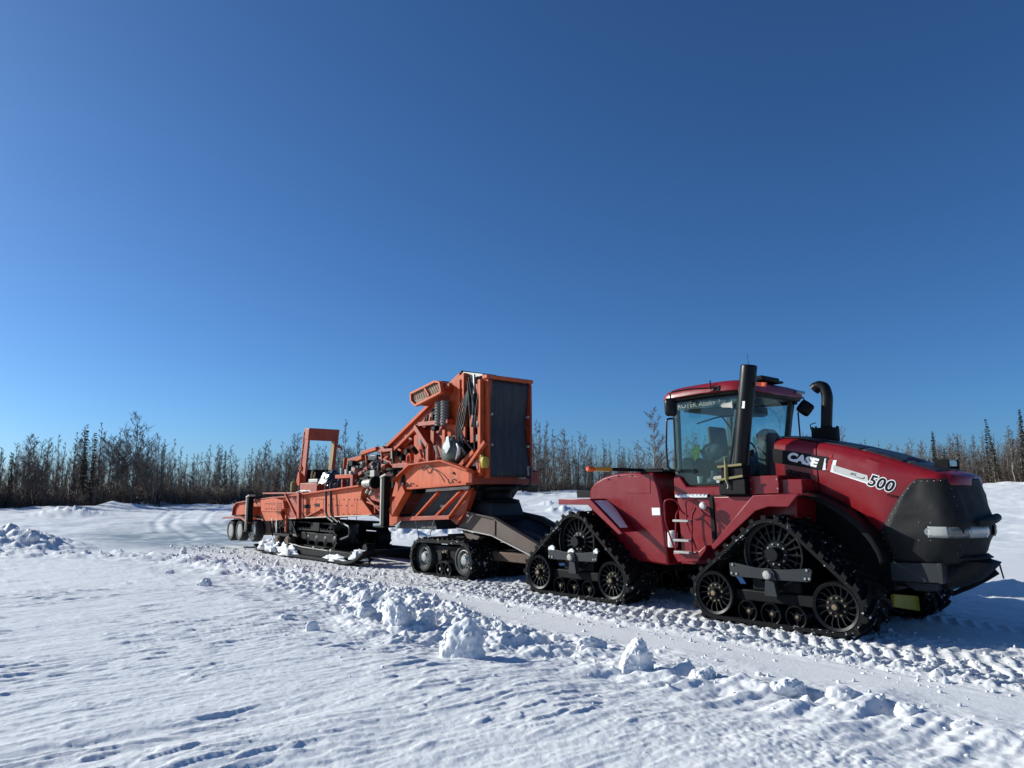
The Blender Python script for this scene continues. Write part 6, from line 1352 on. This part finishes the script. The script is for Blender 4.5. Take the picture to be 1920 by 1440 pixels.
def rubble():
    rng = np.random.default_rng(5); bm = bmesh.new(); bmesh.ops.create_icosphere(bm, subdivisions=1, radius=1.0); bv = np.array([v.co[:] for v in bm.verts]); bf = np.array([[v.index for v in f.verts] for f in bm.faces]); bm.free()
    pts = []
    B = np.array(BERM); H = np.array(BERM_H); L = np.r_[0, np.cumsum(np.hypot(*np.diff(B, axis=0).T))]
    for k in range(2600):
        s = L[-1]*rng.random(); p = np.array([np.interp(s, L, B[:, 0]), np.interp(s, L, B[:, 1])]); hh = np.interp(s, L, H)
        crag = float(np.clip((p[0]+11.5)/4, 0, 1)*np.clip((1.5-p[0])/5, 0, 1))
        if rng.random() > .12+hh*1.6*(.25+.75*crag): continue
        p = p+rng.normal(0, [.4, .42]); pts.append((p[0], p[1], (rng.gamma(2.0, .011)+.008)*(.5+1.0*hh)))
    for k in range(1800): pts.append((rng.uniform(-9, 4.5), rng.choice([-2.75, -2.2, -1.75, -.65])+rng.normal(0, .25), rng.gamma(2., .0045)+.005))
    for k in range(500): pts.append((rng.uniform(-24, -9), rng.choice([-2.8, -2.2])+rng.normal(0, .5), rng.gamma(2., .009)+.008))
    for k in range(120): pts.append((rng.uniform(-6, 3), -4.2+rng.normal(0, 1.2), rng.gamma(2., .006)+.004))
    pts = np.array(pts); wx = T0.x+U.x*pts[:, 0]+LF.x*pts[:, 1]; wy = T0.y+U.y*pts[:, 0]+LF.y*pts[:, 1]
    keep = (np.hypot(wx, wy) > 3.5) & (np.abs(np.degrees(np.arctan2(wx, wy))) < 60); pts, wx, wy = pts[keep], wx[keep], wy[keep]; wz, _, _ = terrain(wx, wy); n = len(pts)
    jit = 1+.32*rng.normal(size=(n, len(bv), 1)).clip(-1.5, 1.5); sc3 = pts[:, 2][:, None, None]*rng.uniform(.6, 1.3, size=(n, 1, 3)); th = rng.uniform(0, 6.28, n)
    V = bv[None]*jit*sc3; c, s = np.cos(th)[:, None], np.sin(th)[:, None]; V = np.stack([V[..., 0]*c-V[..., 1]*s, V[..., 0]*s+V[..., 1]*c, V[..., 2]], -1)
    V += np.stack([wx, wy, wz+pts[:, 2]*.10], -1)[:, None]; F = bf[None]+np.arange(n)[:, None, None]*len(bv)
    me = bpy.data.meshes.new('snow_rubble'); me.from_pydata(V.reshape(-1, 3).tolist(), [], F.reshape(-1, 3).tolist()); me.polygons.foreach_set('use_smooth', [True]*len(me.polygons)); me.materials.append(MATS['snow_clod'])
    o = bpy.data.objects.new('snow_rubble', me); C.objects.link(o); o['kind'] = 'stuff'; tag(o, 'loose crumbs of churned snow along berm and road', 'snow')
rubble()

# ------------------------------------------------------------------ trees
class TM:
    def __init__(s): s.v = []; s.f = []
    def limb(s, pts, rs, n):
        o = len(s.v); m = len(pts)
        for i, p in enumerate(pts):
            d = (pts[min(i+1, m-1)]-pts[max(i-1, 0)]).normalized(); a = d.orthogonal().normalized(); b = d.cross(a)
            if i == m-1 and n == 3: s.v.append(tuple(p)); break
            for k in range(n): t = 2*math.pi*k/n; s.v.append(tuple(p+(a*math.cos(t)+b*math.sin(t))*rs[i]))
        for i in range(m-1):
            last = (i == m-2 and n == 3)
            for k in range(n):
                if last: s.f.append((o+i*n+k, o+i*n+(k+1) % n, o+(m-1)*n))
                else: s.f.append((o+i*n+k, o+i*n+(k+1) % n, o+(i+1)*n+(k+1) % n, o+(i+1)*n+k))
    def mesh(s, name, mat):
        me = bpy.data.meshes.new(name); me.from_pydata(s.v, [], s.f); me.materials.append(MATS[mat]); return me
def rv(rng, s): return Vector((rng.gauss(0, s), rng.gauss(0, s), rng.gauss(0, s)))
def bare_tree(seed, spread, forks, nbr, droop=0.0, low=.22):
    """10 m tall; returns trunk and crown meshes"""
    rng = random.Random(seed); tr, cr = TM(), TM(); stems = []
    lean = Vector((rng.uniform(-.05, .05), rng.uniform(-.05, .05), 0))
    def stem(base, top, r0, wob):
        n = 8; pts = [base+(top-base)*(i/n)+rv(rng, wob)*(1 if 0 < i < n else 0) for i in range(n+1)]
        tr.limb(pts, [r0*(1-.86*(i/n)**.9) for i in range(n+1)], 6); stems.append((pts, r0))
    stem(Vector((0, 0, -.3)), Vector((lean.x*10, lean.y*10, 9.8)), .105, .07)
    for k in range(forks):
        z = rng.uniform(1.5, 4.5); p = stems[0][0][int(z/10.1*8)]; a = rng.uniform(0, 6.28); q = p+Vector((math.cos(a)*spread*1.5, math.sin(a)*spread*1.5, rng.uniform(4.2, 9.3-z)))
        stem(p, q, .065, .10)
    for pts, r0 in stems:
        L = (pts[-1]-pts[0]).length; cnt = int(nbr*L/10)
        for i in range(cnt):
            t = low+(.99-low)*((i+rng.random())/cnt); f = t*(len(pts)-1); j = min(int(f), len(pts)-2); p = pts[j].lerp(pts[j+1], f-j); dirn = (pts[-1]-pts[0]).normalized()
            a = rng.uniform(0, 6.28); ln = spread*(1.25-t)*rng.uniform(.55, 1.25)*(1.5 if r0 > .08 else 1.0); side = Vector((math.cos(a), math.sin(a), 0))
            up = rng.uniform(.55, 1.1); d = (side+dirn*up).normalized(); q1 = p+d*ln*.5+rv(rng, .05*ln); q2 = p+d*ln*.9+Vector((0, 0, ln*(.20-droop)))+rv(rng, .08*ln)
            rb = max(.024, r0*.38*(1-t*.6)); cr.limb([p, q1, q2], [rb, rb*.6, .006], 3)
            for s in range(8):
                u = rng.uniform(.2, 1.0); m = p.lerp(q1, u*2) if u < .5 else q1.lerp(q2, u*2-1); a2 = rng.uniform(0, 6.28); d2 = (d*.7+Vector((math.cos(a2), math.sin(a2), rng.uniform(.1, .8)))*.8).normalized(); l2 = ln*rng.uniform(.25, .5)
                e2 = m+d2*l2+Vector((0, 0, l2*(.15-droop))); cr.limb([m, e2], [.020, .006], 3)
                for w in range(5):
                    m3 = m.lerp(e2, rng.uniform(.2, 1)); d3 = (d2+rv(rng, .55)+Vector((0, 0, .25-droop))).normalized(); cr.limb([m3, m3+d3*l2*rng.uniform(.4, .8)], [.015, .005], 3)
    return tr, cr
def spruce(seed, width, nlev):
    rng = random.Random(seed); tr, cr = TM(), TM(); tr.limb([Vector((0, 0, -.3)), Vector((.05, 0, 5)), Vector((rng.uniform(-.2, .2), 0, 10))], [.11, .07, .01], 6)
    for i in range(nlev):
        t = .08+.92*(i+rng.random()*.5)/nlev; z = 10*t; w = width*(1.06-t)**.8*rng.uniform(.55, 1.2)*(1.25 if .80 < t < .92 and width < .8 else 1)
        for k in range(6):
            if rng.random() < .18: continue
            a = rng.uniform(0, 6.28); p = Vector((0, 0, z)); q = p+Vector((math.cos(a)*w, math.sin(a)*w, -w*rng.uniform(.25, .6))); cr.limb([p, q], [.02, .006], 3)
            for s in range(9):
                u = rng.uniform(.15, 1); m = p.lerp(q, u); l = .16+.24*w*(1.1-u); d = Vector((math.cos(a)+rng.gauss(0, .7), math.sin(a)+rng.gauss(0, .7), rng.uniform(-.8, .1))).normalized()
                n_ = Vector((-d.y, d.x, rng.uniform(-.4, .4))).normalized()*l*.42; e = m+d*l; o = len(cr.v); cr.v += [tuple(m), tuple(m+d*l*.5+n_), tuple(e), tuple(m+d*l*.5-n_)]; cr.f.append((o, o+1, o+2, o+3))
    return tr, cr
KINDS = []
for sd, spread, forks, nbr, droop, tb in ((11, 1.25, 0, 34, .0, 'birch_bark'), (12, 1.0, 1, 30, .05, 'birch_bark'), (13, 1.5, 2, 30, .0, 'brown_bark'), (14, .85, 0, 30, .0, 'brown_bark'), (15, 1.1, 1, 32, .1, 'birch_bark'), (16, .7, 0, 26, .0, 'birch_bark'), (17, 1.3, 1, 34, .0, 'brown_bark'), (18, 2.1, 3, 30, -.05, 'brown_bark')):
    t, c = bare_tree(sd, spread, forks, nbr, droop); KINDS.append((t.mesh('trunk', tb), c.mesh('crown', 'twigs')))
SPR = [(lambda tc: (tc[0].mesh('trunk', 'brown_bark'), tc[1].mesh('crown', 'spruce_needles')))(spruce(*a)) for a in ((31, .62, 44), (32, .5, 40), (33, 1.9, 40), (34, .75, 46))]
def plant(name, kind, x, y, h, label, cat='tree', group=None, wide=1.0, lean=0.0):
    root = bpy.data.objects.new(name, None); C.objects.link(root); s = h/10.0
    root.location = (x, y, gz(x, y)-.05); root.rotation_euler = (R.uniform(-.02, .02), lean, R.uniform(0, 6.28) if not lean else 0); root.scale = (s*wide, s*wide, s)
    tag(root, label, cat, group)
    for me, nm in zip(kind, ('trunk', 'crown')):
        o = bpy.data.objects.new(nm, me); C.objects.link(o); o.parent = root
    return root
def at_px(px, dist): a = math.atan((px-960)/1331.0); return dist*math.sin(a), dist*math.cos(a)
def top_h(px, py, x, y): return 1.986+(911-py)/1331.0*y*1.0-gz(x, y)
def line_d(px): return float(np.interp(math.degrees(math.atan((px-960)/1331.0)), [p[0] for p in SKYD], [p[1] for p in SKYD]))
SKYL = [(-260, 840), (-60, 835), (0, 838), (20, 850), (45, 818), (75, 812), (100, 830), (130, 815), (160, 803), (195, 800), (225, 800), (255, 800), (290, 808), (320, 822), (345, 840), (375, 850), (410, 835), (445, 842), (480, 832), (515, 828), (550, 812), (585, 828), (620, 830), (650, 815), (690, 832), (720, 838), (800, 830), (900, 815), (1000, 797), (1030, 802), (1060, 802), (1085, 815), (1120, 826), (1180, 832), (1225, 828), (1260, 822), (1320, 815), (1400, 815), (1500, 818), (1570, 820), (1640, 838), (1690, 832), (1720, 826), (1760, 815), (1800, 812), (1830, 816), (1860, 812), (1895, 800), (1930, 785), (2000, 790), (2180, 795)]
def sky_y(px): return interp(px, SKYL)
# trees one can single out
SPECIAL = [
    (255, 776, 7, 83, 1.0, 'tallest bare tree of the left tree line, with a broad branching crown'),
    (62, 812, 2, 82, 1.0, 'broad bare tree with forked dark limbs near the left edge'),
    (90, 818, 6, 82, .9, 'bare tree with upswept limbs just right of the forked tree near the left edge'),
    (300, 815, 7, 82, .8, 'bare tree leaning its long limbs right of the tallest left tree'),
    (650, 784, 1, 104, .9, 'tall feathery bare birch right of the orange window hoop'),
    (672, 806, 3, 106, .9, 'slimmer bare birch just right of the tall feathery birch'),
    (553, 812, 0, 98, 1.0, 'round-crowned bare tree left of the orange window hoop'),
    (415, 836, 5, 92, 1.0, 'slim pale birch above the rear wheels of the orange machine'),
    (1011, 793, 5, 130, 1.2, 'tall thin bare tree directly right of the conveyor head'),
    (1056, 802, 0, 134, 1.1, 'bare birch with a rounded top right of the conveyor head'),
    (1226, 763, 0, 112, 1.35, 'tall lone bare tree rising just left of the tractor cab'),
    (1575, 797, 1, 128, 1.1, 'feathery bare tree rising behind the air intake pipe'),
    (1622, 820, 5, 130, 1.0, 'thin bare tree poking above the hood right of the air intake'),
    (1655, 838, 6, 124, 1.0, 'low rounded bare tree above the middle of the hood'),
    (1700, 821, 4, 112, 1.0, 'bare birch right of the small dark spruce behind the hood'),
    (1735, 828, 5, 110, 1.0, 'pale birch trunk left of the bushy spruce behind the hood lamp'),
    (1790, 811, 0, 108, 1.1, 'round-topped bare birch above the canvas nose'),
    (1895, 806, 4, 100, 1.0, 'leaning white-barked birch near the right edge'),
]
for px, py, k, d, wide, lab in SPECIAL:
    x, y = at_px(px, d); plant('bare_tree', KINDS[k], x, y, top_h(px, py, x, y), lab, 'tree', 'trees of the far tree line', wide)
SPRUCES = [(27, 846, 0, 81, 0, 'narrow dark spruce at the far left edge'), (163, 802, 0, 84, 0, 'narrow dark spruce left of the tallest left tree, first of a close pair'), (180, 808, 1, 84, 0, 'narrow dark spruce left of the tallest left tree, second of a close pair'), (425, 842, 3, 93, 0, 'dark spruce above the rear wheels of the orange machine'),
    (694, 842, 0, 104, 0, 'short dark spruce tip between birches behind the boom foot'), (1664, 846, 2, 122, 0, 'small dark spruce just above the hood middle'), (1748, 806, 3, 110, 0, 'tall ragged spruce left of the bushy one behind the hood lamp'), (1768, 838, 2, 107, 0, 'bushy dark spruce directly behind the hood lamp'),
    (1849, 802, 1, 104, 0, 'thin spruce spire left of the leaning one at right'), (1866, 781, 0, 102, -.13, 'spruce spire leaning left near the right edge'), (1793, 822, 1, 106, 0, 'thin spruce spire above the canvas nose'), (1917, 764, 3, 98, 0, 'tall dark spruce cut by the right edge')]
for px, py, k, d, ln, lab in SPRUCES:
    x, y = at_px(px, d); plant('spruce_tree', SPR[k], x, y, top_h(px, py, x, y), lab, 'tree', 'spruces of the far tree line', 1.0, ln)
# the rest of the front rows
cnt = 0
for row, (dd, lo_, hi_) in enumerate(((1.5, .74, 1.02), (7, .86, 1.06), (14, .92, 1.08))):
    px = -330.0+row*7
    while px < 2250 and cnt < 268:
        d = line_d(px)+dd+R.uniform(-2, 3); x, y = at_px(px, d); h = top_h(px, sky_y(px)+R.uniform(-10, 6), x, y)*R.uniform(lo_, hi_)
        near_ = min([(abs(q[0]-px), q[-1]) for q in SPECIAL+SPRUCES])[1].split(',')[0].split(); near_ = ' '.join(near_[:10]); rw = ('front-row', 'second-row', 'back-row')[row]
        plant('bare_tree', KINDS[R.choice((0, 1, 3, 4, 5, 5, 6, 3))], x, y, max(3.5, h), rw+' slender bare tree by the '+near_, 'tree', rw+' trees by the '+near_, R.uniform(.8, 1.15)); cnt += 1
        px += R.uniform(20, 36)
def thicket():
    """the brown mass of saplings and brush between and behind the trees"""
    rng = random.Random(9); protos = []
    for k in range(5):
        t = TM()
        for st in range(2):
            b0 = Vector((rng.uniform(-.5, .5), rng.uniform(-.5, .5), -.1)); top = b0+Vector((rng.uniform(-.5, .5), rng.uniform(-.5, .5), rng.uniform(.7, 1)*10)); mid = b0.lerp(top, .5)+rv(rng, .15)
            t.limb([b0, mid, top], [.075, .05, .008], 3)
            for i in range(10):
                p = b0.lerp(top, rng.uniform(.18, .98)); a = rng.uniform(0, 6.28); l = rng.uniform(.5, 1.5); q = p+Vector((math.cos(a)*l*.6, math.sin(a)*l*.6, l)); t.limb([p, q], [.030, .006], 3)
                for w in range(2): m = p.lerp(q, rng.uniform(.3, .9)); t.limb([m, m+Vector((rng.gauss(0, .4), rng.gauss(0, .4), rng.uniform(.2, .8)))], [.020, .005], 3)
        tri = []
        for f in t.f: tri += [f] if len(f) == 3 else [(f[0], f[1], f[2]), (f[0], f[2], f[3])]
        protos.append((np.array(t.v), np.array(tri)))
    nr = np.random.default_rng(4); VV, FF, o = [], [], 0
    N = 4300; PX = np.where(nr.random(N) < .78, nr.uniform(-420, 2340, N), nr.uniform(1560, 2300, N)); DP = nr.uniform(0, 1, N)**.8*34; WX, WY = np.array([at_px(p, line_d(p)+.5+e) for p, e in zip(PX, DP)]).T; GZ_ = terrain(WX, WY)[0]
    for k in range(N):
        px, dep, x, y = PX[k], DP[k], WX[k], WY[k]
        h = (1.986+(911-sky_y(px)-4)/1331.0*y-GZ_[k])*(nr.uniform(.14, .34) if k % 3 == 0 else nr.uniform(.30, .62) if dep < 8 else nr.uniform(.55, .95)); v, f = protos[k % 5]; a = nr.uniform(0, 6.28); s = h/10; w = max(.35, s)*nr.uniform(.8, 1.3)
        q = np.stack([(v[:, 0]*math.cos(a)-v[:, 1]*math.sin(a))*w, (v[:, 0]*math.sin(a)+v[:, 1]*math.cos(a))*w, v[:, 2]*s], -1)+np.array([x, y, GZ_[k]])
        VV.append(q); FF.append(f+o); o += len(v)
    V = np.concatenate(VV).astype(np.float32); F = np.concatenate(FF).astype(np.int32); me = bpy.data.meshes.new('thicket'); me.vertices.add(len(V)); me.vertices.foreach_set('co', V.ravel())
    me.loops.add(F.size); me.loops.foreach_set('vertex_index', F.ravel()); me.polygons.add(len(F)); me.polygons.foreach_set('loop_start', np.arange(0, F.size, 3, dtype=np.int32)); me.update(calc_edges=True)
    me.materials.append(MATS['brush_stems']); ob_ = bpy.data.objects.new('thicket', me); C.objects.link(ob_); ob_['kind'] = 'stuff'; tag(ob_, 'brown leafless brush and saplings filling the far tree line', 'brush')
thicket()
def underbrush():
    """low twiggy scrub crowding the foot of the trees"""
    rng = random.Random(17); protos = []
    for k in range(5):
        t = TM()
        for st in range(9):
            a = rng.uniform(0, 6.28); b0 = Vector((rng.gauss(0, .18), rng.gauss(0, .18), -.05)); top = b0+Vector((math.cos(a)*rng.uniform(.1, .55), math.sin(a)*rng.uniform(.1, .55), rng.uniform(.55, 1)))
            t.limb([b0, top], [.016, .004], 3)
            for i in range(4): p = b0.lerp(top, rng.uniform(.25, .9)); t.limb([p, p+Vector((rng.gauss(0, .16), rng.gauss(0, .16), rng.uniform(.1, .34)))], [.010, .003], 3)
        protos.append((np.array(t.v), np.array(t.f)))
    nr = np.random.default_rng(8); N = 2100; PX = nr.uniform(-420, 2340, N); DP = nr.uniform(0, 1, N)**1.6*14-.5
    WX, WY = np.array([at_px(p, line_d(p)+e) for p, e in zip(PX, DP)]).T; G = terrain(WX, WY)[0]; VV, FF, o = [], [], 0
    for k in range(N):
        v, f = protos[k % 5]; a = nr.uniform(0, 6.28); h = nr.uniform(1.1, 2.8); w = h*nr.uniform(.8, 1.5)
        VV.append(np.stack([(v[:, 0]*math.cos(a)-v[:, 1]*math.sin(a))*w, (v[:, 0]*math.sin(a)+v[:, 1]*math.cos(a))*w, v[:, 2]*h], -1)+np.array([WX[k], WY[k], G[k]])); FF.append(f+o); o += len(v)
    V = np.concatenate(VV).astype(np.float32); F = np.concatenate(FF).astype(np.int32); me = bpy.data.meshes.new('underbrush'); me.vertices.add(len(V)); me.vertices.foreach_set('co', V.ravel())
    me.loops.add(F.size); me.loops.foreach_set('vertex_index', F.ravel()); me.polygons.add(len(F)); me.polygons.foreach_set('loop_start', np.arange(0, F.size, 3, dtype=np.int32)); me.update(calc_edges=True)
    me.materials.append(MATS['brush_stems']); ob_ = bpy.data.objects.new('underbrush', me); C.objects.link(ob_); ob_['kind'] = 'stuff'; tag(ob_, 'low tangled scrub at the foot of the far tree line', 'brush')
underbrush()
